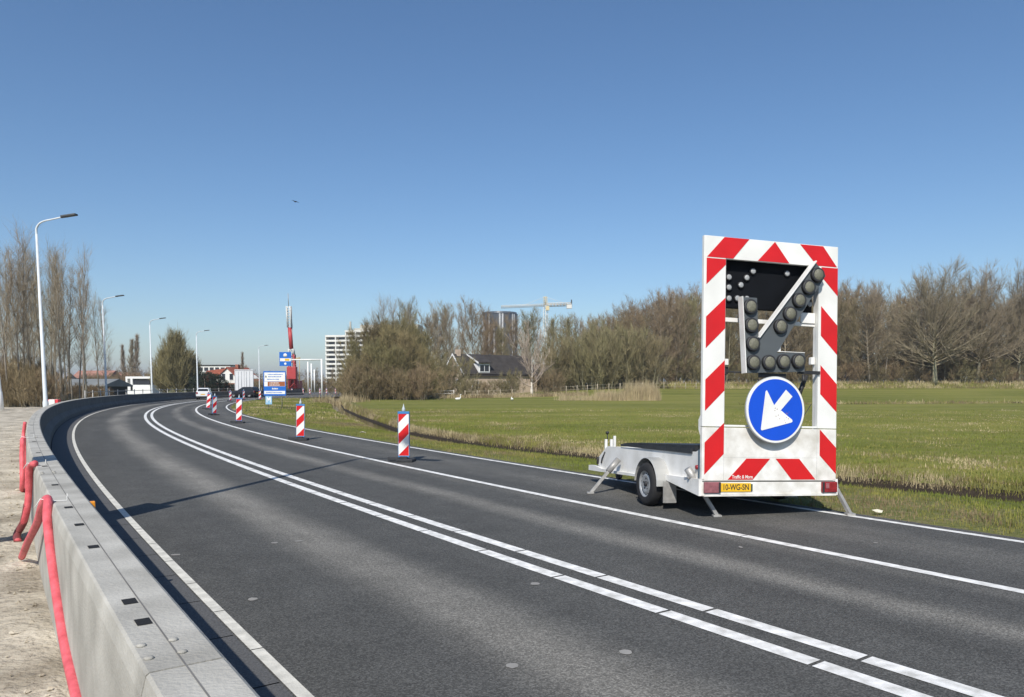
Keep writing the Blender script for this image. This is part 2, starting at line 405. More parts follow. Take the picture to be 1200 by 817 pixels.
# ------------------------------------------------------------------ concrete barrier, segment by segment
PROF = [(-.14, -.05), (-.115, .80), (-.10, .862), (-.09, .871), (.125, .871), (.14, .86), (.18, .40), (.33, .20), (.34, .07), (.34, -.05)]
def barrier(a0, a1, first):
    S = np.array(ARC); Ya = np.array(YS)
    n = max(3, int((a1-a0)/.75)); v = []; base = None
    ym = float(np.interp((a0+a1)/2, S, Ya)); cxm, cym = off(ym, oB(ym)-.13)
    root = empty('concrete_barrier', (cxm, cym, 0))
    mbb = MB()
    for k in range(n+1):
        y = float(np.interp(a0+(a1-a0)*k/n, S, Ya))
        for o, z in PROF: x, yy = off(y, oB(y)-.14+o); v.append((x-cxm, yy-cym, z))
    m = len(PROF); mbb.add(v, [(k*m+i, k*m+i+1, (k+1)*m+i+1, (k+1)*m+i) for k in range(n) for i in range(m-1)]+[tuple(range(m)), tuple(range(n*m, n*m+m))])
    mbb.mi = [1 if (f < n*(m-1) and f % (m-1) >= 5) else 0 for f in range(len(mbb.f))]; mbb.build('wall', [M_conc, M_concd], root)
    return root, (cxm, cym)
seglen = 3.0
def bpt(a, o, z):
    y = float(np.interp(a, np.array(ARC), np.array(YS))); x, yy = off(y, oB(y)-.14+o); return Vector((x, yy, z))
M_bolt = mat('galvanised', (.45, .46, .47), .45, .15, 20, metal=.6)
BY = np.array([off(y, oB(y)-.14)[1] for y in YS])
a = float(np.interp(2.28, BY, np.array(ARC)))-6.0; k = 0
while a < ARC[-1]-seglen and a < 150:
    near = a < 34
    L_ = seglen*2 if True else seglen
    root, (mx_, my_) = barrier(a, a+L_-.012, k)
    if near:
        for da in [float(np.interp(yq, BY, np.array(ARC)))-a for yq in (1.2, 1.45, 2.72, 2.98, 4.0, 4.64, 5.3, 6.5, 8.0, 9.6, 11.5, 13.5, 16, 19, 22)]:
            if not .1 < da < L_-.1: continue
            q = bpt(a+da, -.02, .8735); d = (bpt(a+da+.1, -.02, .8735)-bpt(a+da, -.02, .8735)).normalized(); s = Vector((-d.y, d.x, 0))
            o = Vector((mx_, my_, 0)); w1, w2 = .042, .026
            h = MB(); h.add([q-o+d*w1+s*w2, q-o+d*w1-s*w2, q-o-d*w1-s*w2, q-o-d*w1+s*w2], [(0, 1, 2, 3)])
            h.build('lifting_slot', M_hole, root)  # flat patch, the darkness inside the slot is painted on
        for da in (.12, .26):
            for oo in (-.07, .03):
                q = bpt(a+da, oo, .871)-Vector((mx_, my_, 0)); h = MB(); h.lathe([(.016, 0), (.015, .006), (.008, .009)], 10, Matrix.Translation(q)); h.build('bolt', M_conc, root)
        q0 = [bpt(a+L_*t/12, .012, .8722)-Vector((mx_, my_, 0)) for t in range(13)]; q1 = [bpt(a+L_*t/12, .018, .8722)-Vector((mx_, my_, 0)) for t in range(13)]
        h = MB(); h.add([p for pr in zip(q0, q1) for p in pr], [(2*t, 2*t+1, 2*t+3, 2*t+2) for t in range(12)]); h.build('mould_seam', mat('seam', (.16, .155, .145), .9), root, fix=False)
    tag(root, 'pale grey concrete barrier segment in the curved row along the left edge of the road', 'barrier', 'concrete barrier segments along the left side of the road')
    a += L_; k += 1
# orange reflector on the road face
M_orange = mat('orange_plastic', (.85, .32, .03), .35, .1, 20)
g = P(84.5, 556, 7.45); rf = MB(); rf.bbox(-.035, .035, -.02, .02, -.05, .05, .008)
o = rf.build('reflector', M_orange); S_, Ya_ = np.array(ARC), np.array(YS)
aa = float(np.interp(7.75, Ya_, S_)); q = bpt(aa, .15, .80); o.location = q; o.rotation_euler = (0, 0, .55)
tag(o, 'small orange reflector fixed to the road side of the grey concrete barrier', 'reflector')

# ------------------------------------------------------------------ red hoses on the back of the barrier
def smooth_path(pts, n=6):
    out = []; p = [Vector(x) for x in pts]; p = [p[0]]+p+[p[-1]]
    for i in range(1, len(p)-2):
        for k in range(n):
            t = k/n; a, b, c, d = p[i-1], p[i], p[i+1], p[i+2]
            out.append(.5*((2*b)+(c-a)*t+(2*a-5*b+4*c-d)*t*t+(3*b-a-3*c+d)*t**3))
    out.append(p[-2]); return out
M_hose = mat('red_hose', (.60, .085, .10), .5, .18, 9, .25, 70, col2=(.68, .13, .15))
M_hosed = mat('dark_hose', (.20, .05, .05), .6, .2, 9)
HR = .032
def hose(yz, label, r=HR):
    """points as (distance ahead, height, clearance from the wall)"""
    pts = [Vector((XBB(y)-r-.004-d, y, z)) for y, z, d in yz]
    t = MB(); t.tube(smooth_path(pts), r, 12); o = t.build('hose', M_hose)
    return tag(o, label, 'hose', 'red hoses hung on the back of the barrier')
XBB = xedge(oB, -.255)
h1 = hose([(2.6, .10, 0), (3.2, .15, 0), (3.7, .19, 0), (4.3, .27, 0), (5.0, .54, 0), (5.35, .78, 0), (5.52, .895, -.02), (5.7, .82, .01), (6.1, .60, .04), (6.7, .32, .10), (7.25, .05, .15)], 'longest red hose, running down the barrier to the bottom of the picture', .031)
h2 = hose([(8.0, .90, -.05), (8.12, .84, .0), (8.2, .6, .02), (8.2, .36, .05), (8.25, .2, .10), (8.25, .08, .17), (8.1, .03, .17)], 'red hose with a dark brown lower end beside the lamp shadow on the barrier', .035)
h3 = hose([(12.2, .86, .02), (12.0, .6, .04), (11.8, .25, .05), (11.9, .07, .06), (12.1, .05, .02), (12.5, .25, .0), (12.7, .6, .0), (12.8, .86, 0)], 'red hose hanging in a long loop at the back of the barrier', .036)
h4 = hose([(17, .9, .0), (17, .6, .05), (16.8, .3, .08), (16.8, .1, .10), (17.4, .1, .05)], 'farthest red hose, a short thin drop at the back of the barrier', .036)
t = MB(); t.tube(smooth_path([Vector((XBB(y)-.039-d, y, z)) for y, z, d in ((8.2, .42, .045), (8.25, .22, .09), (8.25, .08, .17), (8.1, .03, .17))]), .039, 12)
t.build('dark_sleeve', M_hosed, h2)
M_wire = mat('tie_wire', (.75, .75, .72), .5, .05)
for y_, hs in ((5.5, h1), (8.05, h2), (12.2, h3)):
    q = Vector((XBB(y_), y_, .873))
    t = MB(); t.tube([q+Vector((-.09, -.04, -.03)), q+Vector((-.06, -.02, .03)), q+Vector((.0, .0, .012)), q+Vector((.09, .06, .008)), q+Vector((.10, .05, .06))], .0035, 5)
    t.build('tie_wire', M_wire, hs)

# ------------------------------------------------------------------ street lamps
M_lamp = mat('lamp_post_paint', (.62, .66, .68), .4, .08, 3)
M_lhead = mat('lamp_head_grey', (.07, .075, .08), .5, .1)
M_white = mat('white_paint', (.80, .80, .78), .4, .05, 4)
def lamp_post(loc, H, ang, label, r=.10, sign=False, arm=1.45, lean=0.0):
    root = empty('street_lamp', loc, ang, label, 'street lamp', 'street lamps behind the barrier'); root.rotation_euler = (0, lean, ang)
    t = MB(); t.lathe([(r*1.35, 0), (r*1.35, .9), (r, 1.05), (r*.55, H-.4)], 14); t.build('pole', M_lamp, root)
    pts = [(0, 0, H-.45), (0, 0, H-.2), (.06, 0, H-.05), (.2, 0, H+.1), (.45, 0, H+.2), (.9, 0, H+.27), (arm, 0, H+.36)]
    t = MB(); t.tube(smooth_path(pts, 4), [r*.55-(r*.2)*i/24 for i in range(25)], 10); t.build('arm', M_lamp, root)
    M = Matrix.Translation((arm-.1, 0, H+.36)) @ Matrix.Rotation(-.10, 4, 'Y')
    t = MB(); t.bbox(0, .75, -.13, .13, -.04, .05, .03, M=M); t.bbox(-.05, .2, -.05, .05, -.06, .06, .02, M=M); t.build('lamp_head', M_lhead, root)
    if sign:
        t = MB(); t.bbox(-.3, .3, -.12, -.10, 1.25, 3.15, .01); s_ = t.build('sign_panel', mat('sign_back', (.35, .36, .37), .5, .08, metal=.5), root)
    return root
lamp_post(P(53, 451, 36.2).xy.to_3d(), 9.4, -.1, 'tall pale grey lamp post nearest to the camera, in front of the bare poplars', lean=-.018, r=.095)
lamp_post(P(124.5, 451, 69).xy.to_3d(), 9.5, -.1, 'second lamp post from the left, just right of the row of poplars', lean=-.012)
lamp_post(P(178, 451, 93).xy.to_3d(), 9.6, -.1, 'third lamp post from the left, at the left edge of the round willow', lean=-.006)
lamp_post(P(231.5, 451, 115).xy.to_3d(), 9.7, -.1, 'fourth lamp post from the left, behind the white car')
lamp_post(P(304, 451, 158).xy.to_3d(), 9.7, -.1, 'farthest lamp post, behind the white lorry')
lamp_post((-5.8, 7.7, 0), 9.75, R(-27), 'street lamp with a sign panel left of the camera whose shadow crosses the road', sign=True)
t = MB(); t.lathe([(.2, 0), (.2, 1.2), (.16, 1.4), (.09, 11.5)], 14)
o = t.build('white_post', M_white); o.location = (-35.12, 51.0, 0); o.rotation_euler = (0, -.06, 0)
tag(o, 'thick white post at the very left edge in front of the bare trees', 'post')

# ------------------------------------------------------------------ the arrow trailer
TW, HB, HS, HT = 2.0243, .4311, 1.1294, 3.6109
M_tw = mat('trailer_white', (.70, .685, .64), .4, .07, 3.2, col2=(.80, .79, .76), detail=9)
M_refw = mat('reflective_white', (.73, .725, .68), .42, .05, 2.2, col2=(.78, .78, .74), detail=9)
M_red = mat('reflective_red', (.58, .012, .014), .4, .08, 3)
M_rub = mat('rubber', (.022, .022, .023), .8, .2, 12, .2)
M_rim = mat('rim_silver', (.40, .41, .41), .45, .1, 8, metal=.5)
M_galv = mat('galvanised_steel', (.36, .35, .33), .5, .2, 12, metal=.35)
M_black = mat('matrix_black', (.004, .005, .007), .7, .2, 4, spec=.15)
M_dark = mat('dark_steel', (.03, .03, .032), .5, .2, 6)
M_agrey = mat('arrow_grey', (.085, .095, .10), .5, .08, 3)
M_lens = mat('lamp_lens', (.17, .165, .12), .25, .15, 40, .4, 120)
M_lens2 = mat('small_lamp_lens', (.36, .37, .37), .2, .12, 30, .3, 90)
M_blue = mat('sign_blue', (.006, .075, .56), .4, .05, 3)
M_yel = mat('plate_yellow', (.78, .46, .02), .4, .08, 6)
M_tail = mat('tail_light_red', (.25, .02, .025), .2, .25, 20)
M_tail2 = mat('tail_light_faded', (.27, .10, .11), .3, .25, 20)
M_grv = mat('grey_vinyl', (.028, .031, .035), .5, .2, 4, .2)
tr = empty('arrow_board_trailer', (2.4392, 9.4876, .0846), 0, 'white road works trailer carrying a striped board, grey lamp arrow and round blue sign', 'trailer')
TM = Matrix.Rotation(.2594, 4, 'Z') @ Matrix.Rotation(-.0624, 4, 'X') @ Matrix.Rotation(.031, 4, 'Y')
tr.rotation_euler = TM.to_euler(); TM = Matrix.Translation(tr.location) @ TM; TI = TM.inverted()
def gl(x, y, z=0): return TI @ Vector((x, y, z))
def ground_under(a, b):      # local point on the road straight under local (a,b)
    wv = TM @ Vector((a, b, 0)); return TI @ Vector((wv.x, wv.y, 0))
T = .055
# striped board: frame of four borders
bp_ = MB(); bp_.bbox(0, .316, 0, T, HS+.004, HT, .006); bp_.bbox(TW-.304, TW, 0, T, HS+.004, HT, .006)
bp_.bbox(.317, TW-.305, .001, T-.001, 3.325, HT-.001, .006); bp_.bbox(.317, TW-.305, .002, T-.004, HS+.005, 1.160, .005)
bp_.build('board_frame', M_refw, tr)
lp = MB(); lp.bbox(0, TW, 0, T, HB, HS-.006, .006); M_dirty = mat('dusty_white', (.60, .57, .50), .5, .08, 4.5, col2=(.80, .79, .75), detail=10); board = lp.build('lower_board', M_dirty, tr)
# red bands, a hair in front of the white sheet
def band(poly, name='red_band'):
    t = MB(); t.prism(poly, -.0035, -.0015, 'y'); return t.build(name, M_red, tr)
x0, x1 = .035, .312
for hb_, ht_ in ((2.975, 3.318), (2.145, 2.555), (1.335, 1.74), (.51, .925)):
    band(clip([(x0, hb_), (x1, hb_+.27), (x1, ht_+.26), (x0, ht_)], x0, x1, HB, 3.318) if hb_ != 2.975 else [(x0, 2.975), (x1, 3.245), (x1, 3.318), (x0, 3.318)])
x0, x1 = TW-.262, TW-.004
for hl, hh in ((3.19, 9), (2.39, 2.79), (1.60, 2.0), (.77, 1.125)):
    p_ = [(x0, hl), (x1, hl-.25), (x1, min(3.318, hh-.25) if hh < 9 else 3.318), (x0, min(3.318, hh))]
    if hl == .77: p_ = [(x0, .77), (x1, .52), (x1, .875), (x0, 1.12)]
    if hl == 1.60: p_ = [(x0, 1.60), (x1, 1.36), (x1, 1.74), (x0, 1.99)]
    band(p_)
band([(.04, 3.333), (.42, 3.333), (.655, 3.606), (.29, 3.606)])
band([(.785, 3.333), (1.262, 3.333), (1.04, 3.602)])
band([(1.69, 3.333), (2.006, 3.333), (1.785, 3.602), (1.427, 3.602)])
rb = band([(.374, .445), (.744, .445), (1.002, .722), (.648, .722)])
band([(1.33, .445), (1.70, .445), (1.445, .722), (1.085, .722)])
vs, fs = text_mb('Traffic & More', .062, .0012); t = MB(); t.add([(.589+x*.83, -.0055, .480+y) for x, y, z in vs], fs); t.build('lettering', M_refw, tr, fix=False)
# thin joints on the board
t = MB()
for q in ((.3145, HS+.01, 3.60, 0), (1.7195, HS+.01, 3.32, 0)): t.box(q[0], q[0]+.002, -.0012, .0, q[1], 3.32)
t.box(.314, .3165, -.0012, 0, HB+.01, HS-.01); t.box(TW-.306, TW-.3035, -.0012, 0, HB+.01, HS-.01); t.box(.32, TW-.31, -.0012, 0, .735, .737)
t.build('sheet_joint', mat('joint_grey', (.35, .35, .34), .6), tr)
# back frame posts
t = MB()
t.bbox(.26, .312, T+.002, T+.06, HB+.02, 3.34, .004); t.bbox(TW-.298, TW-.25, T+.002, T+.06, HB+.02, 3.34, .004); t.build('back_posts', M_tw, tr)
t = MB(); t.bbox(.32, TW-.29, T+.03, T+.075, 2.52, 2.575, .004); t.bbox(1.50, 1.72, T+.01, T+.028, 2.56, 2.70, .004); t.build('cross_bar', M_tw, tr)
t = MB(); t.bbox(.32, .42, T+.03, T+.075, 1.95, 2.03, .004); t.build('cross_bar', M_tw, tr)
# black matrix panel with little lamps
t = MB(); t.bbox(.318, 1.722, T+.08, T+.15, 2.715, 3.45, .01); mp_ = t.build('matrix_panel', M_black, tr)
for a_, h_ in ((.779, 3.218), (.419, 3.114), (.685, 3.125), (.598, 3.022), (.42, 2.979), (.422, 2.834), (.548, 2.842), (.689, 2.845), (1.3, 3.223), (1.657, 2.966), (1.532, 2.822), (1.658, 2.83)):
    k = 1.012; a2 = a_+.01; t = MB()
    Mx = Matrix.Translation((a2, T+.08, h_)) @ Matrix.Rotation(R(90), 4, 'X')
    t.lathe([(.045, 0), (.045, .026), (.040, .030), (.03, .028)], 18, Mx, 1); t.lathe([(.037, .026), (.034, .033), (.02, .036)], 18, Mx, 0)
    t.build('small_lamp', [M_lens2, M_dark], mp_)
# grey lamp arrow
t = MB()
t.prism([(.56, 1.834), (1.444, 1.884), (1.441, 2.131), (1.02, 2.119), (1.754, 3.180), (1.596, 3.351), (.746, 2.299), (.715, 2.82), (.496, 2.82)], -.10, -.05, 'y'); ar = t.build('lamp_arrow', M_agrey, tr)
def edge_strip(a, b, wd=.022):
    a = Vector((a[0], 0, a[1])); b = Vector((b[0], 0, b[1])); d = (b-a).normalized(); n = Vector((-d.z, 0, d.x))*wd
    t = MB(); v = [a, b, b+n, a+n]; t.add([p+Vector((0, -.135, 0)) for p in v]+[p+Vector((0, -.03, 0)) for p in v], [(0, 1, 2, 3), (7, 6, 5, 4), (0, 4, 5, 1), (1, 5, 6, 2), (2, 6, 7, 3), (3, 7, 4, 0)]); t.build('white_edge', M_tw, ar)
edge_strip((.555, 1.834), (.49, 2.825), .012); edge_strip((.742, 2.295), (1.592, 3.356), .016); t = MB(); t.box(1.03, 1.441, -.105, -.06, 2.131, 2.139); t.build('white_edge', M_tw, ar)
t = MB(); t.prism([(1.0, 2.14), (1.092, 2.14), (1.092, 2.32)], -.075, -.065, 'y'); t.build('gusset', M_tw, ar)
for a_, h_ in ((.623, 2.698), (.641, 2.458), (.664, 2.217), (.676, 1.977), (.905, 1.986), (1.126, 2.005), (1.348, 2.019), (1.629, 3.179), (1.492, 3.007), (1.35, 2.825), (1.212, 2.639), (1.073, 2.465)):
    Mx = Matrix.Translation((a_-.018, -.10, h_-.002)) @ Matrix.Rotation(R(90), 4, 'X'); t = MB()
    t.lathe([(.098, 0), (.098, .035), (.092, .05), (.084, .05)], 28, Mx, 1); t.lathe([(.086, .03), (.082, .046), (.05, .058), (.02, .062)], 28, Mx, 0)
    t.build('lamp', [M_lens, M_dark], ar)
for q_ in ((1.40, 1.74, -.03, .0, 1.86, 1.905), (.33, .56, -.02, .0, 1.84, 1.86), (.80, 1.2, -.045, -.01, 1.79, 1.85), (.34, .45, T+.08, T+.14, 1.83, 1.93)):
    t = MB(); t.bbox(*q_, .004); t.build('arrow_bracket', M_dark, tr)
# struts and gas springs behind the opening
t = MB(); t.tube([(.43, T+.10, 1.90), (.33, T+.12, 1.25), (.31, T+.14, .9)], .014, 8)
t.build('gas_spring', M_dark, tr)
t = MB(); t.tube([(1.655, T+.10, 1.86), (1.52, T+.12, 1.50)], .032, 8); t.tube([(1.55, T+.12, 1.56), (1.42, T+.14, 1.0)], .016, 8); t.tube([(1.60, T+.085, 1.87), (1.61, T+.09, 1.70)], .02, 8); t.build('gas_spring', M_dark, tr)
t = MB(); t.tube(smooth_path([(1.72, T+.07, 1.47), (1.60, T+.07, 1.30), (1.50, T+.07, 1.16)]), .005, 6); t.tube(smooth_path([(1.72, T+.07, 2.17), (1.62, T+.07, 2.1), (1.60, T+.07, 1.95), (1.61, T+.07, 1.85)]), .005, 6); t.build('cable', M_dark, tr)
t = MB(); t.bbox(1.66, 1.72, T+.0, T+.06, 2.0, 2.1, .01); t.build('motor_box', M_tw, tr)
# round blue sign
Ms = Matrix.Translation((1.003, -.105, 1.365)) @ Matrix.Rotation(R(90), 4, 'X'); SR = .437
t = MB(); t.lathe([(SR+.004, -.022), (SR+.004, .0), (SR-.002, .004)], 64, Ms, smooth=False); sg = t.build('round_sign', mat('sign_rim', (.42, .44, .45), .5, .05, metal=.3), tr)
t = MB(); t.lathe([(SR-.004, .002), (SR-.006, .008)], 64, Ms, smooth=False); t.build('white_ring', M_refw, sg)
t = MB(); t.lathe([(SR-.032, .006), (SR-.034, .0105)], 64, Ms, smooth=False); t.build('blue_disc', M_blue, sg)
ap = [(.861, 1.612), (.980, 1.428), (1.152, 1.632), (1.249, 1.546), (1.077, 1.366), (1.247, 1.236), (1.238, 1.200), (.796, 1.096), (.784, 1.106)]
ap = [(.845, 1.60), (.858, 1.618), (.872, 1.608), (.975, 1.425), (1.150, 1.633), (1.249, 1.546), (1.075, 1.362), (1.248, 1.240), (1.253, 1.218), (1.238, 1.205), (.800, 1.094), (.786, 1.098), (.782, 1.112)]
t = MB(); t.prism(ap, -.119, -.1165, 'y'); t.build('white_arrow', M_refw, sg)
t = MB()
for _ in range(16):
    x = random.uniform(.93, 1.2); z = 1.31+(1.05-x)*.35+random.uniform(-.09, .09); s_ = random.uniform(.003, .007)
    t.face([(x-s_, -.1197, z-s_), (x+s_, -.1197, z-s_*.6), (x+s_*.8, -.1197, z+s_), (x-s_*.7, -.1197, z+s_*.8)])
t.build('scratches', mat('scratch', (.30, .18, .15), .7), sg, fix=False)
t = MB(); t.bbox(.97, 1.03, -.082, -.001, 1.0, 1.12, .004); t.build('sign_bracket', M_dark, tr)
# bumper with lamps and number plate
t = MB(); t.bbox(.0, TW, -.02, .03, .235, HB-.018, .008); t.box(.02, TW-.02, -.035, .03, .231, .262); bu = t.build('bumper', M_dirty, tr)
t = MB(); t.box(.01, TW-.01, -.004, .05, HB-.017, HB-.001); t.build('bumper_gap', mat('gap', (.12, .12, .11), .8), tr)
for nm, a0, a1, mm in (('tail_light', .012, .243, M_tail2), ('tail_light', 1.772, 2.006, M_tail)):
    t = MB(); t.bbox(a0, a1, -.06, -.0195, .275, .418, .012); tl = t.build(nm, mm, tr)
    t = MB(); t.bbox(a0 if a0 > 1 else a1-.03, a0+.03 if a0 > 1 else a1, -.064, -.0605, .28, .413, .0015); t.build('lamp_edge', M_dark, tl)
    if a0 > 1: t = MB(); t.bbox(a0+.05, a0+.10, -.0645, -.0605, .33, .40, .0015); t.build('reflector', M_tail2, tl)
t = MB(); t.bbox(.246, .700, -.032, -.0205, .290, .402, .003); pl = t.build('number_plate', M_yel, tr)
vs, fs = text_mb('10-WG-SN', .105, .002); t = MB(); t.add([(.478+x*.80, -.0335, .345+y) for x, y, z in vs], fs); t.build('plate_letters', M_dark, pl, fix=False)
t = MB(); t.bbox(.701, .722, -.04, -.0205, .298, .39, .005); t.build('plate_lamp', mat('green_grey', (.06, .09, .06), .5), tr)
t = MB()
M_plb = mat('plate_blue', (.01, .05, .4), .4)
# body box: sides, front, deck
def side_poly(): return [(.07, .44), (.98, .45), (.98, .40), (3.40, .40), (3.72, .50), (3.64, .63), (3.27, .82), (.20, .80), (.07, .84)]
t = MB(); t.prism(side_poly(), .02, .06, 'x'); t.build('side_panel', M_tw, tr)
t = MB(); t.prism(side_poly(), TW-.06, TW-.02, 'x'); t.build('side_panel', M_tw, tr)
t = MB(); t.add([(.06, 3.70, .50), (TW-.06, 3.70, .50), (TW-.06, 3.64, .63), (.06, 3.64, .63), (.06, 3.27, .815), (TW-.06, 3.27, .815), (.06, 3.67, .49), (TW-.06, 3.67, .49), (.06, 3.24, .79), (TW-.06, 3.24, .79)], [(0, 1, 2, 3), (3, 2, 5, 4), (6, 8, 9, 7), (0, 6, 7, 1), (4, 5, 9, 8)]); t.build('front_panel', M_tw, tr)
t = MB(); t.box(.06, TW-.06, .07, 3.66, .42, .47); t.build('floor', M_dark, tr)
t = MB(); t.prism([(.28, .80), (2.66, .845), (2.66, .88), (2.3, .895), (.28, .89)], .055, TW-.055, 'x'); t.prism([(.28, .775), (2.64, .835), (2.64, .87), (.28, .84)], -.0, .019, 'x'); t.build('cover', M_grv, tr)
t = MB(); t.bbox(1.6, 1.9, .3, .6, .892, .95, .01); t.build('cover_fitting', M_dark, tr)
# lower side beams
for xa in (-.035, TW-.045):
    t = MB(); t.prism([(1.75, .375), (3.40, .375), (4.0, .38), (4.0, .47), (3.72, .47), (3.40, .43), (1.75, .41)], xa, xa+.08, 'x'); t.build('front_beam', M_tw, tr)
    t = MB(); t.prism([(-.0, .235), (.22, .27), (.95, .385), (1.0, .46), (.0, .452)], xa-.005, xa+.075, 'x'); t.build('rear_beam', M_tw, tr)
t = MB(); t.bbox(-.03, TW+.03, 3.93, 4.0, .39, .46, .006); t.build('front_cross_beam', M_tw, tr)
# mudguards and wheels
for sgn, xo_, nm in ((-1, -.0, 'l'), (1, TW, 'r')):
    xc = xo_-.115 if sgn < 0 else xo_+.02
    gz = ground_under(xc, 1.30); cz = gz.z+.315
    v = []; f = []; seg = 14
    for i in range(seg+1):
        a_ = R(-2)+R(178)*i/seg
        for (r_, x_) in ((.375, -.185 if sgn < 0 else .185), (.385, -.175 if sgn < 0 else .175), (.385, .03 if sgn < 0 else -.03), (.372, .03 if sgn < 0 else -.03)):
            v.append((xo_+x_, 1.30-math.cos(a_)*r_, cz+math.sin(a_)*r_))
    for i in range(seg):
        for k in range(4): f.append((i*4+k, i*4+(k+1) % 4, i*4+4+(k+1) % 4, i*4+4+k))
    t = MB(); t.add(v, f, 0, False); t.build('mudguard', M_galv if False else mat('mudguard_grey', (.42, .42, .40), .45, .1, metal=.2), tr)
    wh = empty('wheel', (xc, 1.30, cz)); wh.parent = tr
    Mw = Matrix.Rotation(R(-90 if sgn < 0 else 90), 4, 'Y')
    t = MB(); t.lathe([(.19, -.08), (.235, -.088), (.285, -.082), (.306, -.062), (.312, -.03), (.312, .03), (.306, .062), (.285, .082), (.235, .088), (.19, .08)], 44, Mw, cap=False); t.build('tyre', M_rub, wh)
    t = MB(); t.lathe([(.195, -.07), (.197, .075), (.188, .078), (.178, .055), (.165, .040), (.135, .062), (.11, .066), (.075, .05), (.05, .052)], 40, Mw)
    for k in range(14):
        a_ = 2*math.pi*k/14; h = MB()
    t.build('rim', M_rim, wh)
    t = MB()
    for k in range(14):
        a_ = 2*math.pi*k/14; t.lathe([(.012, .0), (.010, .004)], 8, Mw @ Matrix.Translation((.15*math.cos(a_), .15*math.sin(a_), .0525)))
    for k in range(5):
        a_ = 2*math.pi*k/5; t.lathe([(.012, .0), (.010, .012)], 6, Mw @ Matrix.Translation((.082*math.cos(a_), .082*math.sin(a_), .052)))
    t.lathe([(.04, .05), (.036, .075), (.02, .08)], 14, Mw); t.build('hub', M_dark, wh)
    t = MB(); xf = xo_-.03 if sgn < 0 else xo_-.1
    t.box(xf-.08, xf+.12, .86, .875, cz-.24, cz+.06); t.build('mud_flap', M_galv, tr)
t = MB(); t.tube([(-.02, 1.30, .33), (TW+.0, 1.30, .33)], .035, 10); t.build('axle', M_dark, tr)
# stabiliser legs
def leg(top, tube_top, foot_w, low=None):
    ft = TI @ Vector((foot_w.x, foot_w.y, .02)); a_ = Vector(tube_top); b_ = ft
    t = MB(); t.tube([a_-(b_-a_)*.03, a_+(b_-a_)*.35], .05, 12); t.tube([a_+(b_-a_)*.30, b_], .033, 4, smooth=False); l_ = t.build('stabiliser_leg', M_galv, tr)
    d = (TM.to_3x3() @ (b_-a_)).xy.normalized()
    t = MB(); t.bbox(-.055, .055, -.05, .05, -.015, .012, .004, M=Matrix.Translation(b_) @ TI.to_3x3().to_4x4()); t.build('foot', M_galv, l_)
leg(None, (-.06, .24, .56), G(840, 606)); leg(None, (-.06, 2.62, .60), G(692, 579)); leg(None, (TW+.04, .20, .50), G(996, 604)); leg(None, (TW+.05, 2.7, .58), gl(0, 0, 0)*0+TM @ Vector((TW+.45, 3.3, 0)))
# drawbar, coupling, jockey wheel
t = MB(); t.tube([(.35, 3.6, .42), (1.0, 5.0, .40)], .04, 4, smooth=False); t.tube([(TW-.35, 3.6, .42), (1.02, 5.0, .40)], .04, 4, smooth=False); t.build('drawbar', M_galv, tr)
t = MB(); t.tube([(1.01, 4.9, .42), (1.01, 5.3, .42)], .045, 10); t.lathe([(.05, 0), (.06, .04), (.045, .09)], 14, Matrix.Translation((1.01, 5.32, .37))); t.build('coupling', M_dark, tr)
t = MB(); t.tube([(.62, 4.15, .30), (.62, 4.15, .74)], .028, 10); t.tube([(.62, 4.15, .74), (.62, 4.02, .76), (.62, 4.02, .80)], .010, 6); jk = t.build('jockey_post', M_galv, tr)
gj = ground_under(.62, 4.15)
t = MB(); t.lathe([(.01, -.035), (.085, -.035), (.10, -.02), (.10, .02), (.085, .035), (.03, .035)], 22, Matrix.Translation((.62, 4.15, gj.z+.10)) @ Matrix.Rotation(R(90), 4, 'Y')); t.build('jockey_wheel', M_rub, jk)
t = MB(); t.box(.56, .58, 4.12, 4.18, gj.z+.08, .34); t.box(.66, .68, 4.12, 4.18, gj.z+.08, .34); t.box(.58, .66, 4.12, 4.18, .31, .34); t.build('jockey_fork', M_dark, jk)
# posts and crank on the front
for a_, b_, h0, h1_ in ((.10, 3.52, .66, .94), (.20, 3.52, .66, .94), (.16, 3.28, .80, 1.0)):
    t = MB(); t.bbox(a_-.02, a_+.02, b_-.02, b_+.02, h0, h1_, .004); t.build('front_post', M_tw, tr)
t = MB(); t.tube([(.14, 3.56, .90), (.14, 3.56, 1.04)], .010, 8); t.lathe([(.02, 0), (.032, .02), (.03, .04), (.012, .05)], 12, Matrix.Translation((.14, 3.56, 1.03))); t.build('crank', M_dark, tr)
t = MB(); t.tube([(.015, 3.35, .72), (.0, 3.45, .60), (.01, 3.5, .52)], .012, 6); t.tube([(.0, 3.62, .62), (.0, 3.66, .50)], .02, 6); t.build('latch', M_dark, tr)
t = MB(); t.lathe([(.03, 0), (.03, .03), (.02, .035)], 14, Matrix.Translation((.018, .13, .60)) @ Matrix.Rotation(R(-90), 4, 'Y')); t.build('side_reflector', M_tail, tr)
t = MB(); t.box(.0, .045, .058, .10, .46, .83); t.build('hinge_post', mat('blue_grey', (.10, .15, .19), .5, .1), tr)
t = MB(); t.tube([(-.02, .22, .46), (-.03, .22, .42), (-.02, .24, .36), (-.02, .22, .33)], .008, 6); t.tube([(-.045, .25, .50), (-.05, .25, .44)], .022, 8); t.build('lock_pin', M_galv, tr)
t = MB(); t.prism([(.055, 1.02), (.10, 1.10), (.10, 1.22), (.055, 1.28)], .0, .05, 'x'); t.build('board_hinge', M_tw, tr)

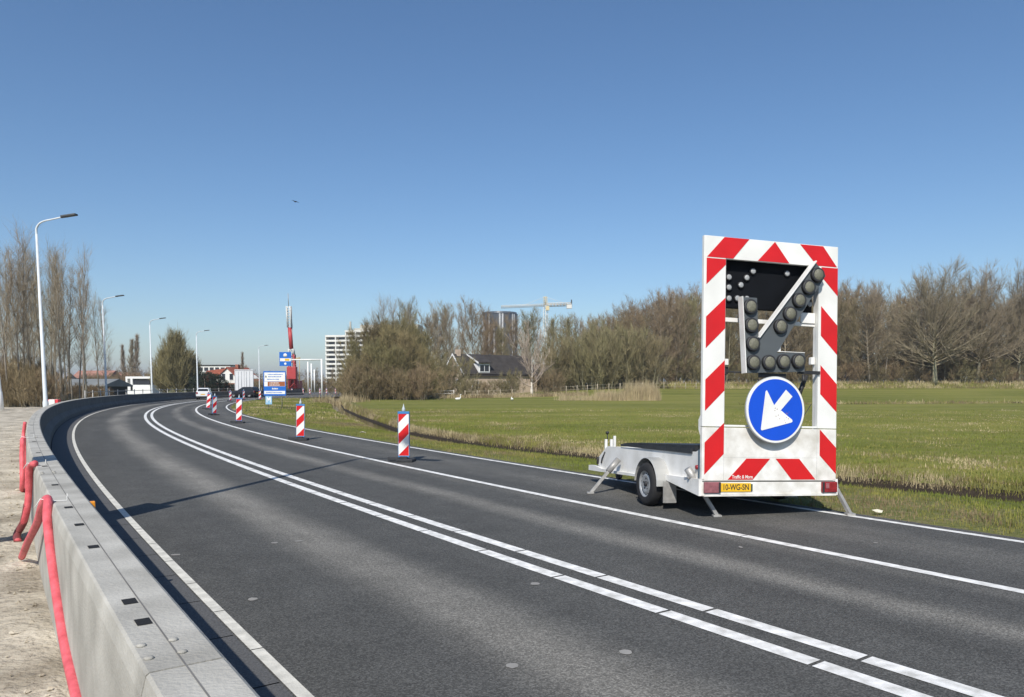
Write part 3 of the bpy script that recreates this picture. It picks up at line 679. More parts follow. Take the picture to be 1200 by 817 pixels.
# ------------------------------------------------------------------ red and white beacons
M_bblue = mat('beacon_blue', (.04, .20, .46), .5, .1)
M_bfoot = mat('beacon_foot', (.035, .037, .04), .8, .2, 10)
M_bgrey = mat('beacon_lamp', (.45, .50, .52), .3, .1)
def make_beacon(label, flip=False, top='lamp'):
    r = empty('traffic_beacon', (0, 0, 0), 0, label, 'beacon', 'red and white beacons on the road')
    t = MB(); t.bbox(-.125, .125, -.02, .02, .13, 1.10, .012, 0)
    bo = t.build('panel', M_refw, r)
    t = MB(); z = .13-.27
    for k in range(5):
        zz = -.09+.49*k
        poly = [(-.117, zz), (.117, zz+.235), (.117, zz+.475), (-.117, zz+.24)]
        if flip: poly = [(-x, y) for x, y in poly]
        poly = clip(poly, -.118, .118, .14, 1.09)
        if poly: t.prism(poly, -.0225, -.0205, 'y'); 
    t.build('red_stripes', M_red, bo)
    t = MB()
    for x in (-.132, .126): t.bbox(x, x+.006, -.024, .024, .13, 1.10, .002)
    t.bbox(-.135, .135, -.028, .028, 1.09, 1.145, .008); t.bbox(-.13, .13, -.026, .026, .10, .13, .006); t.build('edge_frame', M_bblue, r)
    t = MB(); t.bbox(-.14, .40 if top == 'foot' else .24, -.19, .19, .0, .07, .02); t.bbox(-.38, -.10, -.05, .05, .02, .10, .02); t.bbox(-.09, .09, -.07, .07, .06, .12, .015); t.build('foot', M_bfoot, r)
    t = MB(); t.lathe([(.02, 1.14), (.045, 1.16), (.035, 1.21), (.014, 1.27), (.004, 1.32)], 12); t.build('top_cap', M_bgrey, r)
    return r
b1 = make_beacon('nearest red and white beacon with a blue top, on the asphalt left of the trailer')
def put(o, px, py, rz=0, tilt=0, sc=1):
    g = G(px, py, 0); o.location = (g.x, g.y, .0); o.rotation_euler = (0, tilt, rz); o.scale = (sc,)*3; return o
put(b1, 473.5, 541, -.12)
SPOTS = [(352, 516, .05, .02, 1, 'second nearest red and white beacon, standing beside the grass verge'),
 (280, 496, .1, .03, 1, 'third nearest red and white beacon, below the white lorry'),
 (251, 486.7, .9, .06, .97, 'narrow looking red and white beacon turned sideways between two others on the lane'),
 (243.5, 480, .15, .12, 1.0, 'leaning red and white beacon closest to the white car'),
 (270, 470.5, .7, .0, .95, 'small distant beacon in front of the red roofed house'),
 (285.5, 468.5, .9, .03, .95, 'small distant beacon in front of the white lorry'),
 (304.6, 468.8, .4, .0, .95, 'small distant beacon left of the large blue and white sign')]
for px, py, rz, ti, s_, lab in SPOTS: put(copy_tree(b1, label=lab), px, py, rz, ti, s_)
for i, (px, py) in enumerate(((342, 463), (355, 462.3), (363, 462.3), (374.8, 462), (382.6, 462), (393, 462), (403, 462))):
    put(copy_tree(b1, label='tiny distant beacon in the row between the red piling rig and the big thicket', group='far beacons across the junction'), px, py, .5, 0, .95)

# ------------------------------------------------------------------ vehicles
M_cwhite = mat('car_white', (.72, .73, .74), .25, .03, 2)
M_glass = mat('car_glass', (.02, .025, .03), .08, .1)
def wheel_parts(root, x, y, r, wd, side):
    wh = empty('wheel', (x, y, r)); wh.parent = root; Mw = Matrix.Rotation(R(90)*side, 4, 'Y')
    t = MB(); t.lathe([(r*.6, -wd/2), (r*.93, -wd/2), (r, -wd*.3), (r, wd*.3), (r*.93, wd/2), (r*.6, wd/2)], 24, Mw, cap=False); t.build('tyre', M_rub, wh)
    t = MB(); t.lathe([(r*.62, -.02), (r*.6, wd*.42), (r*.3, wd*.35), (r*.1, wd*.42)], 18, Mw); t.build('rim', M_rim, wh)
def car(loc, rz, body, label, name='parked_car'):
    r = empty(name, loc, rz, label, 'car')
    # y forward, rear at y=0
    secs = [(0, .80, .35, .95, .0), (.12, .84, .30, 1.02, 0), (.9, .88, .25, .98, 0), (2.7, .88, .25, .95, 0), (3.5, .84, .27, .80, 0), (3.95, .70, .33, .62, 0)]
    v = []; f = []
    for y, hw, zb, zt, _ in secs:
        for x, z in ((-hw*.9, zb), (-hw, zb+.18), (-hw, zt-.22), (-hw*.93, zt), (hw*.93, zt), (hw, zt-.22), (hw, zb+.18), (hw*.9, zb)): v.append((x, y, z))
    for j in range(len(secs)-1):
        for k in range(8): f.append((j*8+k, j*8+(k+1) % 8, j*8+8+(k+1) % 8, j*8+8+k))
    f += [tuple(range(8)), tuple(range(40, 48))]
    t = MB(); t.add(v, f, 0, False); t.build('body', body, r)
    v = []; f = []; cs = [(.10, .74, 1.0, .98), (.38, .60, 1.44, .98), (.8, .60, 1.49, .98), (1.9, .60, 1.46, .96), (2.75, .72, .95, .93)]
    for y, hw, zt, zb in cs:
        for x, z in ((-.80, zb-.03), (-hw, zt), (hw, zt), (.80, zb-.03)): v.append((x, y, z))
    for j in range(4):
        for k in range(4): f.append((j*4+k, j*4+(k+1) % 4, j*4+4+(k+1) % 4, j*4+4+k))
    f += [(0, 1, 2, 3), (16, 17, 18, 19)]
    t = MB(); t.add(v, f); t.build('cabin', body, r)
    t = MB(); t.add([(-.66, .135, 1.06), (.66, .135, 1.06), (.55, .335, 1.38), (-.55, .335, 1.38)], [(0, 1, 2, 3)]); t.build('rear_window', M_glass, r, fix=False)
    for s in (-1, 1):
        t = MB(); t.add([(s*.795, .45, 1.03), (s*.79, 2.3, 1.03), (s*.655, 1.85, 1.38), (s*.64, .65, 1.40)], [(0, 1, 2, 3)]); o = t.build('side_window', M_glass, r, fix=False); o.location.x = s*.012
        t = MB(); t.bbox(s*.70-.10, s*.70+.10, -.02, .05, .72, .96, .02); t.build('tail_light', M_tail, r)
        wheel_parts(r, s*.76, .75, .31, .2, s); wheel_parts(r, s*.76, 3.2, .31, .2, s)
    t = MB(); t.bbox(-.26, .26, -.015, .0, .62, .73, .003); t.build('number_plate', M_yel, r)
    t = MB(); t.bbox(-.80, .80, -.03, .1, .33, .45, .03); t.build('bumper', M_dark, r)
    return r
# heading along the road
def heading(y): return math.atan2(-cdx(y), 1)   # rotation about z so that +y runs along the road
cr_ = car((-36.6, 88, 0), .30, M_cwhite, 'small white hatchback seen from behind beside the curved barrier'); cr_.scale = (.93,)*3
g = G(302, 466.2); car((g.x, g.y, 0), 1.3, mat('black_paint', (.02, .02, .025), .3), 'black car half hidden between the white lorry and the large blue sign')
# lorry
g = G(286.5, 466); lr = empty('box_lorry', (g.x, g.y, 0), .33, 'white box lorry seen from behind left of the large blue and white sign', 'lorry')
t = MB(); t.bbox(-1.22, 1.22, 0, 7.5, .98, 3.85, .03); t.build('cargo_box', M_cwhite, lr)
t = MB()
for x in (-1.18, -.02, 1.14): t.bbox(x, x+.04, -.03, -.001, 1.05, 3.78, .006)
t.bbox(-1.14, 1.14, -.028, -.001, 3.70, 3.78, .006); t.build('door_frame', mat('lorry_grey', (.45, .45, .45), .5), lr)
for x in (-.75, -.35, .3, .7):
    t = MB(); t.tube([(x, -.05, 1.1), (x, -.05, 3.6)], .015, 6); t.build('lock_bar', M_rim, lr)
t = MB(); t.box(-.5, .5, .2, 9.2, .65, .95); t.build('chassis', M_dark, lr)
t = MB(); t.bbox(-1.15, 1.15, .02, .12, .45, .62, .02); t.build('underrun_bar', M_bolt, lr)
for s in (-1, 1):
    t = MB(); t.bbox(s*.9-.2, s*.9+.2, .0, .06, .70, .88, .02); t.build('tail_light', M_tail, lr)
    wheel_parts(lr, s*1.0, 1.9, .48, .45, s); wheel_parts(lr, s*1.05, 7.9, .48, .3, s)
t = MB(); t.bbox(-.26, .26, -.01, .015, .72, .84, .003); t.build('number_plate', M_yel, lr)
t = MB(); t.prism([(7.65, .7), (9.6, .7), (9.65, 1.6), (9.4, 2.75), (7.65, 2.85)], -1.15, 1.15, 'x'); t.build('cab', M_cwhite, lr)

# ------------------------------------------------------------------ signs beyond the bend
M_sblue = mat('road_sign_blue', (.01, .13, .50), .5, .05); M_sbrown = mat('road_sign_brown', (.30, .09, .03), .5, .05)
g = G(322, 478); sr = empty('direction_sign', (g.x, g.y, 0), .0, 'large blue and white direction sign with a brown strip, on the grass island', 'sign')
Yd = g.y; sc_ = Yd/F
def rel(px, py): p_ = P(px, py, Yd); return (p_.x-g.x, p_.z)
xL, zT = rel(308.7, 435); xR_, zB = rel(335.3, 463.8)
t = MB(); t.bbox(xL, xR_, -.03, .03, zB, zT, .01); bd = t.build('panel', M_sblue, sr)
def pp(x0, y0, x1, y1, m, nm, d=.0325):
    a0, b0 = rel(x0, y0); a1, b1_ = rel(x1, y1); t = MB(); t.box(a0, a1, -d, -.0302 if d < .034 else -.033, b1_, b0); return t.build(nm, m, bd)
pp(309.8, 436.6, 334.3, 446.9, M_refw, 'white_field'); pp(309.8, 447.2, 334.3, 452.8, M_refw, 'white_field'); pp(313.8, 447.4, 334.1, 452.6, M_sbrown, 'brown_field', .036); pp(309.8, 458.2, 334.3, 461.8, M_refw, 'white_field')
def txt_on(s, px, py, size, m, par, rl, y=-.038, wx=1.0):
    vs, fs = text_mb(s, size); a_, b_ = rl(px, py); t = MB(); t.add([(a_+x*wx, y, b_+yy) for x, yy, z in vs], fs); t.build('lettering', m, par, fix=False)
# unreadable in the photograph: rows of short strokes where the words stand
def strokes(px0, px1, py, h, m, n, seed):
    rr = random.Random(seed); t = MB(); x = px0
    while x < px1:
        w_ = rr.uniform(.5, 1.3); a0, b0 = rel(x, py-h*rr.uniform(.35, .55)); a1, b1_ = rel(min(px1, x+w_), py+h*.45); t.box(a0, a1, -.0385, -.0362, b1_, b0); x += w_+rr.uniform(.25, .5)
    t.build('lettering', m, bd)
strokes(314, 331.5, 438.9, 1.1, M_sblue, 8, 1); strokes(314.5, 330, 441.6, 1.1, M_sblue, 8, 2); strokes(313, 327, 444.6, 1.1, M_sblue, 8, 3)
strokes(316, 327, 448.9, 1.1, M_refw, 8, 4); strokes(316, 328, 451.3, 1.1, M_refw, 8, 5); strokes(319, 326, 455.6, 1.8, M_refw, 4, 6); strokes(312, 331, 460, 1.1, M_sblue, 8, 7)
strokes(311, 312.6, 441.5, 2.2, M_dark, 2, 8)
for px in (314, 330):
    a_, b_ = rel(px, 460); t = MB(); t.tube([(a_, .06, 0), (a_, .06, b_+1.2)], .035, 10); t.build('post', M_galv, sr)
xL, zT = rel(311.2, 464.2); xR_, zB = rel(318.9, 474)
t = MB(); t.bbox(xL, xR_, -.03, .0, zB, zT, .008); s2 = t.build('small_panel', mat('pale_blue', (.25, .45, .62), .5), sr)
xm = (xL+xR_)/2; t = MB(); t.prism([(xm-.16, zB+.15), (xm-.10, zB+.15), (xm-.10, zT-.25), (xm, zB+.28), (xm+.10, zT-.25), (xm+.10, zB+.15), (xm+.16, zB+.15), (xm+.16, zT-.08), (xm+.08, zT-.08), (xm, zB+.45), (xm-.08, zT-.08), (xm-.16, zT-.08)], -.034, -.0305, 'y'); t.build('symbol', M_refw, s2)
# gantry with blue sign
g2 = G(377.5, 467.4); gy = g2.y; gr = empty('sign_gantry', (g2.x, gy, 0), 0, 'white gantry post with a long arm carrying a blue and white sign over the junction', 'sign')
def rl2(px, py): p_ = P(px, py, gy); return (p_.x-g2.x, p_.z)
a_, b_ = rl2(341, 421.6); _, hz = rl2(378, 421.6)
t = MB(); t.tube([(0, 0, 0), (0, 0, hz+.1)], .11, 12); t.build('post', M_white, gr)
t = MB(); t.tube([(0, 0, hz), (a_, 0, b_)], .09, 10); t.build('arm', M_white, gr)
x0, z0 = rl2(327.7, 429); x1, z1 = rl2(341.2, 412.6)
t = MB(); t.tube([(a_, 0.08, b_), (x0+.1, .08, b_)], .05, 8); t.build('sign_mount', M_galv, gr)
t = MB(); t.bbox(x0, x1, -.06, .0, z0, z1, .01); sp = t.build('sign_panel', M_sblue, gr)
t = MB(); zz0, zz1 = z0+(z1-z0)*.34, z0+(z1-z0)*.55; t.box(x0+.08, x1-.05, -.065, -.061, zz0, zz1); t.build('white_band', M_refw, sp)
t = MB(); t.lathe([(.24, 0), (.24, .004)], 20, Matrix.Translation(((x0+x1)/2, -.061, z0+(z1-z0)*.76)) @ Matrix.Rotation(R(90), 4, 'X')); t.lathe([(.15, 0), (.14, .004)], 20, Matrix.Translation(((x0+x1)/2, -.061, z0+(z1-z0)*.16)) @ Matrix.Rotation(R(90), 4, 'X')); t.build('white_symbol', M_refw, sp)
t = MB(); zc = (zz0+zz1)/2; t.box((x0+x1)/2-.05, (x0+x1)/2+.5, -.069, -.066, zc-.13, zc+.13); t.build('yellow_symbol', M_yel, sp)
# ---- piling rig
YR = 150; g = P(343, 451, YR); rig = empty('piling_rig', (g.x, YR, 0), 0, 'tall red and white piling rig leaning slightly, behind the blue and white signs', 'piling rig')
def rl3(px, py): p_ = P(px, py, YR); return (p_.x-g.x, 0, p_.z)
M_rigr = mat('rig_red', (.42, .05, .05), .5, .2, .5); M_rigw = mat('rig_white', (.66, .66, .62), .5, .1, .5)
def lattice(a_, b_, w_, m, nm, n=6):
    a_ = Vector(a_); b_ = Vector(b_); t = MB(); cs = []
    for dx, dy in ((-1, -1), (1, -1), (1, 1), (-1, 1)):
        o_ = Vector((dx*w_/2, dy*w_/2, 0)); t.tube([a_+o_, b_+o_], w_*.13, 5); cs.append(o_)
    for i in range(n):
        p0 = a_+(b_-a_)*i/n; p1 = a_+(b_-a_)*(i+1)/n
        for k in range(4): t.tube([p0+cs[k], p1+cs[(k+1) % 4]], w_*.07, 4)
    return t.build(nm, m, rig)
lattice(rl3(343.2, 455), rl3(341.9, 415.5), 1.1, M_rigr, 'mast_foot'); lattice(rl3(341.9, 415.5), rl3(341.4, 409), .9, M_rigw, 'mast_joint', 2)
t = MB(); t.tube([rl3(341.4, 409), rl3(339.6, 384)], .42, 8); t.build('mast_middle', M_rigr, rig)
lattice(rl3(339.6, 384), rl3(338.2, 359), .75, M_rigw, 'mast_top', 8)
t = MB(); t.tube([rl3(338.2, 359), rl3(337.5, 344)], .07, 6); t.tube([rl3(341.5, 359), rl3(343.6, 452)], .10, 6); t.build('antenna', M_galv, rig)
t = MB(); t.tube([rl3(338.5, 359), rl3(340.8, 368), rl3(342.2, 400)], .06, 5); t.build('cable', M_rigw, rig)
a_ = rl3(336, 456); b_ = rl3(347, 443)
t = MB(); t.bbox(a_[0], b_[0], .8, 4.5, 1.0, 2.6, .1); t.prism([(a_[0], 2.6), (b_[0]-.5, 2.6), (b_[0]-1.0, 4.6), (a_[0]+.3, 4.2)], 1.2, 3.2, 'y'); t.build('cab', M_rigr, rig)
for dy in (1.0, 3.8):
    t = MB(); t.prism([(a_[0]-.3, .1), (a_[0]-.6, .5), (a_[0]-.2, .95), (b_[0]+.2, .95), (b_[0]+.6, .5), (b_[0]+.3, .1)], dy, dy+.6, 'y'); t.build('crawler_track', M_dark, rig)
t = MB(); t.bbox(-.9, .9, -.9, .5, rl3(343, 430)[2]-2.5, rl3(343, 430)[2], .1); t.build('hammer', M_rigr, rig)
t = MB(); t.tube([rl3(341.5, 421), rl3(352, 419.5)], .10, 6); t.tube([rl3(351, 419.5), rl3(351, 450)], .05, 5); t.build('side_boom', mat('rig_yellow', (.55, .40, .12), .5), rig)
# thin white masts behind
for i, (px, yt) in enumerate(((360.7, 424), (364.7, 426), (368.3, 433))):
    p_ = P(px, yt, 175); t = MB(); t.tube([(0, 0, 0), (0, 0, p_.z)], .16, 8); o = t.build('white_mast', M_white); o.location = (p_.x, 175, 0)
    tag(o, ['left one of the three thin white masts behind the junction', 'middle one of the three thin white masts behind the junction', 'right and shortest of the three thin white masts behind the junction'][i], 'mast', 'three white masts behind the junction')

# ------------------------------------------------------------------ buildings
M_bw = mat('render_white', (.74, .73, .68), .8, .08, .6); M_win = mat('window_glass', (.03, .035, .045), .15, .2, .4)
M_tile = mat('red_roof_tiles', (.30, .085, .05), .8, .2, 2); M_brick = mat('red_brick', (.32, .12, .075), .85, .15, 3)
M_dkroof = mat('dark_thatch', (.042, .037, .034), .95, .3, 1.2, .5, 6); M_tan = mat('tan_brick', (.47, .37, .28), .9, .2, 1.5)
M_beige = mat('beige_panel', (.50, .48, .41), .8, .1, .8)
# high rise flats with balconies
pL = P(383.5, 451, 440); fl = empty('block_of_flats', (pL.x, 440, 0), R(-8), 'tall white block of flats with rows of balconies, left of the big thicket', 'block of flats')
H13 = 2.72; nb = 9; bw = 6.1
t = MB(); t.box(0, 2*bw, .8, 14, 0, 11*H13+.4); t.box(2*bw+.01, nb*bw, .8, 14, 0, 12*H13+.6); t.build('wall', M_beige, fl)
t = MB(); t.box(2.6*bw, 20, 3, 11, 12*H13+.6, 12*H13+2.4); t.box(20, nb*bw, 1.5, 13, 12*H13+.6, 13*H13+1.5); t.box(2.2*bw, 2.2*bw+.8, 2, 3, 12*H13, 13*H13+3.6); t.build('roof_house', M_beige, fl)
wm = MB(); wm.box(0, 4.1, .0, .06, 0, 1.75); wtmp = wm.build('window', M_win)
slm = MB(); slm.box(-.5, nb*bw+.3, -1.1, .8, 0, .22); 
pm = MB()
pm.box(-.5, nb*bw+.3, -1.15, -1.05, .2, 1.1)
sl_me = slm.build('balcony_slab', M_bw); pa_me = pm.build('balcony_rail', M_bw)
for fl_i in range(11):
    s_ = sl_me if fl_i == 0 else sl_me.copy(); s_.parent = fl; s_.location = (0, 0, fl_i*H13+2.6)
    if fl_i: COL.objects.link(s_)
    s_ = pa_me if fl_i == 0 else pa_me.copy(); s_.parent = fl; s_.location = (0, 0, fl_i*H13+2.6)
    if fl_i: COL.objects.link(s_)
    if fl_i == 11: continue
    for b in range(nb if fl_i > 0 else 1):
        if fl_i == 0 and b: continue
        o = wtmp if (fl_i == 0 and b == 0) else wtmp.copy()
        o.parent = fl; o.location = (b*bw+1.0, .735, fl_i*H13+.75)
        if o is not wtmp: COL.objects.link(o)
t = MB(); t.box(2*bw-.5, nb*bw+.3, -1.1, .8, 0, .22); o = t.build('balcony_slab', M_bw, fl); o.location = (0, 0, 11*H13+2.6)
t = MB(); t.box(2*bw-.5, nb*bw+.3, -1.15, -1.05, .2, 1.1); o = t.build('balcony_rail', M_bw, fl); o.location = (0, 0, 11*H13+2.6)
for b in range(2, nb):
    o = wtmp.copy(); o.location = (b*bw+1.0, .735, 11*H13+.75); COL.objects.link(o)
t = MB()
for b in range(nb+1): t.box(b*bw-.5, b*bw+.1, -1.25 if b % 2 else -.9, .8, 0, (12 if b > 1 else 11)*H13+.8)
t.build('fin_walls', M_bw, fl)
# round dark tower
pT = P(586, 451, 520); hT = P(586, 366.5, 520).z; tw = empty('round_tower', (pT.x, 520, 0), 0, 'dark round tower with pale vertical stripes rising behind the wood, left of the tower crane', 'tower block')
M_tdk = mat('tower_dark', (.055, .065, .08), .4, .1, .2); M_tlt = mat('tower_fin', (.50, .50, .49), .7, .1, .3)
t = MB(); t.lathe([(12.2, 0), (12.2, hT-1.5), (11.6, hT)], 40, smooth=False); t.build('wall', M_tdk, tw)
t = MB(); rr = random.Random(4)
for k in range(40):
    if rr.random() < .72:
        a_ = 2*math.pi*k/40; top = hT-1.6 if rr.random() < .85 else hT-9
        t.box(-.55*rr.uniform(.7, 1.2), .55, -.2, .25, 0, top, 0, Matrix.Rotation(a_, 4, 'Z') @ Matrix.Translation((0, -12.2, 0)))
t.build('vertical_stripes', M_tlt, tw)
t = MB(); t.lathe([(12.6, hT-14), (12.6, hT-13.4)], 40); t.lathe([(12.5, hT-1.5), (12.5, hT-1.2)], 40); t.build('ledge', M_tdk, tw)
# tower crane
YC = 420; pc = P(639.5, 451, YC); tc_ = empty('tower_crane', (pc.x, YC, 0), 0, 'pale yellow tower crane standing behind the wood', 'crane')
M_cr = mat('crane_paint', (.62, .52, .30), .6, .1, .1); M_crw = mat('crane_pale', (.66, .65, .60), .6, .1, .1)
def rc(px, py): p_ = P(px, py, YC); return (p_.x-pc.x, 0, p_.z)
def lat(a_, b_, w_, m, nm, n, r_=.16):
    a_ = Vector(a_); b_ = Vector(b_); t = MB(); d = (b_-a_).normalized(); u = d.orthogonal().normalized(); v = d.cross(u); cs = [(u*i+v*j)*w_/2 for i, j in ((-1, -1), (1, -1), (1, 1), (-1, 1))]
    for c in cs: t.tube([a_+c, b_+c], r_, 4)
    for i in range(n):
        p0 = a_+(b_-a_)*i/n; p1 = a_+(b_-a_)*(i+1)/n
        for k in range(4): t.tube([p0+cs[k], p1+cs[(k+1) % 4]], r_*.7, 3)
    return t.build(nm, m, tc_)
lat((0, 0, 0), rc(639.5, 358), 1.8, M_crw, 'mast', 22); lat(rc(639.5, 358), rc(639, 347.5), 1.3, M_cr, 'apex', 4, .18)
lat(rc(640, 357.6), rc(587, 359.8), 1.1, M_crw, 'jib', 24, .13); lat(rc(640, 357.4), rc(670, 356.6), 1.3, M_crw, 'counter_jib', 8, .24)
t = MB(); t.tube([rc(639, 348), rc(612, 358.4)], .09, 4); t.tube([rc(639, 348), rc(665, 356.4)], .09, 4); t.build('tie_bars', M_crw, tc_)
x_, _, z_ = rc(667.5, 360); t = MB(); t.bbox(x_-1.7, x_+1.2, -1, 1, z_-.8, z_+1.8, .1); t.build('counterweight', M_crw, tc_)
x_, _, z_ = rc(669.7, 356); t = MB(); t.box(x_-.3, x_+.3, -.6, .6, z_-2, z_+2.2); t.build('winch', M_tdk, tc_)
x_, _, z_ = rc(641.5, 361.5); t = MB(); t.bbox(x_-1, x_+1, -1.8, -.4, z_-1.2, z_+1.2, .1); t.build('cab', M_cr, tc_)
# farm house
hp = P(566, 451, 127); fh = empty('farmhouse', (hp.x-3.2, 127, 0), R(35), 'farmhouse with a steep dark roof, tan gable and white dormer behind the meadow', 'house')
L_, W_, HE, HR_ = 15.5, 7.0, 3.9, 7.15
t = MB(); t.box(0, L_, 0, W_, 0, HE); t.prism([(0, HE), (W_, HE), (W_/2, HR_-.15)], 0, .3, 'x'); t.build('wall', M_tan, fh)
t = MB(); e = .35; k_ = (HR_-HE)/(W_/2)
t.add([(-.25, -e, HE-e*k_), (L_+.3, -e, HE-e*k_), (L_+.3, W_/2, HR_), (-.25, W_/2, HR_), (-.25, W_+e, HE-e*k_), (L_+.3, W_+e, HE-e*k_)], [(0, 1, 2, 3), (3, 2, 5, 4)])
t.add([(-.25, -e, HE-e*k_-.3), (L_+.3, -e, HE-e*k_-.3), (L_+.3, W_/2, HR_-.3), (-.25, W_/2, HR_-.3), (-.25, W_+e, HE-e*k_-.3), (L_+.3, W_+e, HE-e*k_-.3)], [(3, 2, 1, 0), (4, 5, 2, 3)])
t.build('roof', M_dkroof, fh, fix=False)
t = MB()
for sgn in (0, 1):
    ya = -e if sgn == 0 else W_+e
    t.add([(-.32, ya, HE-e*k_-.32), (-.32, W_/2, HR_-.28), (-.32, W_/2, HR_+.06), (-.32, ya, HE-e*k_+.02), (-.22, ya, HE-e*k_-.32), (-.22, W_/2, HR_-.28), (-.22, W_/2, HR_+.06), (-.22, ya, HE-e*k_+.02)], [(0, 1, 2, 3), (7, 6, 5, 4), (3, 2, 6, 7), (0, 4, 5, 1)])
t.build('barge_board', M_white, fh)
def window(par, x0, x1, z0, z1, y, face='y', m=M_white, panes=2):
    t = MB(); q = (lambda a0, a1, b0, b1, c0, c1: t.box(a0, a1, b0, b1, c0, c1)) if face == 'y' else (lambda a0, a1, b0, b1, c0, c1: t.box(b0, b1, a0, a1, c0, c1))
    d0, d1 = y-.08, y-.01
    q(x0, x1, d0, d1, z0, z0+.08); q(x0, x1, d0, d1, z1-.08, z1)
    for i in range(panes+1): xx = x0+(x1-x0-.08)*i/panes; q(xx, xx+.08, d0-.004, d1, z0+.08, z1-.08)
    f_ = t.build('window', m, par); t = MB()
    if face == 'y': t.box(x0+.02, x1-.02, y-.05, y-.003, z0+.02, z1-.02)
    else: t.box(y-.05, y-.003, x0+.02, x1-.02, z0+.02, z1-.02)
    t.build('pane', M_win, f_); return f_
window(fh, 4.2, 5.6, 4.15, 5.7, 0, 'x', panes=1); window(fh, 2.6, 3.5, 4.3, 5.2, 0, 'x', panes=1); window(fh, 1.2, 2.6, 1.2, 2.7, 0, 'x'); window(fh, 1.5, 2.9, 1.0, 2.5, 0); window(fh, 8.0, 9.4, 1.0, 2.5, 0)
dm = MB(); dm.box(2.9, 5.2, -.05, 2.6, HE-.2, HE+1.55); do = dm.build('dormer', M_white, fh)
window(do, 3.05, 5.05, HE+.1, HE+1.35, -.05, panes=2)
t = MB(); t.prism([(-.45, HE+1.55), (-.45, HE+1.75), (3.3, HR_+.02), (3.3, HR_-.25)], 2.6, 5.5, 'x'); t.build('dormer_roof', M_dkroof, do)
t = MB(); t.prism([(-.5, HE+1.45), (-.5, HE+1.78), (-.45, HE+1.78), (3.3, HR_+.05), (3.3, HR_-.2)], 2.52, 2.6, 'x'); t.build('dormer_trim', M_white, do)
t = MB(); t.bbox(.5, 1.2, W_/2-.4, W_/2+.4, HR_-.5, HR_+.75, .03); t.build('chimney', M_tan, fh)
# lower wing with dark roof to the right
t = MB(); t.box(L_+.35, L_+9, 1, W_-.5, 0, 2.6); t.prism([(.4, 2.4), (W_, 2.4), (W_/2+.2, 5.6)], L_+.35, L_+9.3, 'x', 0); t.build('wing', M_dkroof, fh)
# house with red roof at the bend
YH = 185; hp = P(267, 451, YH); rh = empty('red_roofed_house', (hp.x, YH, 0), R(-12), 'white gabled house with a red tiled roof, to the right of the white car', 'house')
def rel4(px, py): p_ = P(px, py, YH); return p_.z
za, ze = rel4(267, 430), rel4(267, 443.5)
t = MB(); t.prism([(-3.6, 2.2), (3.3, 2.2), (3.3, ze), (0, za-.2), (-3.6, ze)], 0, 9, 'y'); t.build('upper_wall', M_bw, rh)
t = MB(); t.box(-3.55, 3.25, .02, 9, 0, 2.2); t.build('ground_floor_wall', M_brick, rh)
t = MB(); t.add([(-4.4, -.4, ze-.8), (0, -.4, za), (4.0, -.4, ze-.75), (-4.4, 9.4, ze-.8), (0, 9.4, za), (4.0, 9.4, ze-.75), (-4.4, -.4, ze-1.05), (0, -.4, za-.25), (4.0, -.4, ze-1.0), (-4.4, 9.4, ze-1.05), (0, 9.4, za-.25), (4.0, 9.4, ze-1.0)], [(0, 1, 4, 3), (1, 2, 5, 4), (6, 9, 10, 7), (7, 10, 11, 8), (0, 6, 7, 1), (1, 7, 8, 2)]); t.build('roof', M_tile, rh)
t = MB(); t.prism([(-3.4, ze-.6), (-9.5, ze-1.4), (-6.8, za-.9), (-1.2, za-.3)], 1.5, 1.9, 'y'); t.prism([(-9.5, 0), (-3.6, 0), (-3.6, ze-.4), (-9.5, ze-1.4)], 1.9, 8, 'y'); t.build('side_roof', M_tile, rh)
window(rh, -1.7, -.55, 2.9, 4.6, 0, panes=1); window(rh, .5, 1.65, 2.9, 4.6, 0, panes=1); window(rh, -2.6, -1.2, .7, 1.8, .02, panes=1); window(rh, .8, 2.4, .7, 1.8, .02, panes=2)
t = MB(); t.bbox(-.4, .4, 4, 4.8, za-.6, za+.7, .03); t.build('chimney', M_brick, rh)
# row of flats behind it
YF = 290; a0 = P(231.5, 428.7, YF); a1 = P(271, 428.7, YF); af = empty('terrace_of_flats', (a0.x, YF, 0), R(-4), 'low white terrace of flats with bands of dark windows behind the red roofed house', 'block of flats')
Lf = a1.x-a0.x; t = MB(); t.box(0, Lf, 0, 9, 0, a0.z); t.build('wall', M_bw, af)
t = MB(); t.box(-.3, Lf+.3, -.3, 9.3, a0.z, a0.z+.35); t.build('roof', M_dkroof, af)
for fz in (a0.z-2.0, a0.z-4.7, a0.z-7.4):
    for i in range(6):
        t = MB(); t.box(.5+i*Lf/6, (i+.82)*Lf/6+.3, -.06, -.01, fz, fz+1.35); t.build('window', M_win, af)
# small white pavilion, barn with white fence, faint red roofs at the left
YP = 140; a0 = P(147, 441.3, YP); a1 = P(176, 450, YP); pv = empty('white_pavilion', (a0.x, YP, 0), 0, 'low flat white building with dark glass between the second and third lamp posts', 'building')
wv = a1.x-a0.x; t = MB(); t.box(0, wv, 0, 6, a0.z-.4, a0.z); t.box(0, .35, 0, 6, .6, a0.z-.4); t.box(.9, 1.3, 0, 6, .6, a0.z-.4); t.box(0, wv, 0, 6, 0, 1.75); t.build('wall', M_white, pv)
t = MB(); t.box(1.3, wv-.3, .35, 5.8, 1.75, a0.z-.4); t.build('window', M_win, pv)
YB = 98; a0 = P(60, 446.5, YB); a1 = P(124, 446.5, YB); bn = empty('barn', (a0.x, YB, 0), 0, 'long low barn with a pale grey roof behind the bare trees at the left', 'barn')
wv = a1.x-a0.x; t = MB(); t.box(.3, wv-.3, .4, 6, 0, 1.75); t.build('wall', mat('barn_dark', (.035, .04, .04), .8), bn)
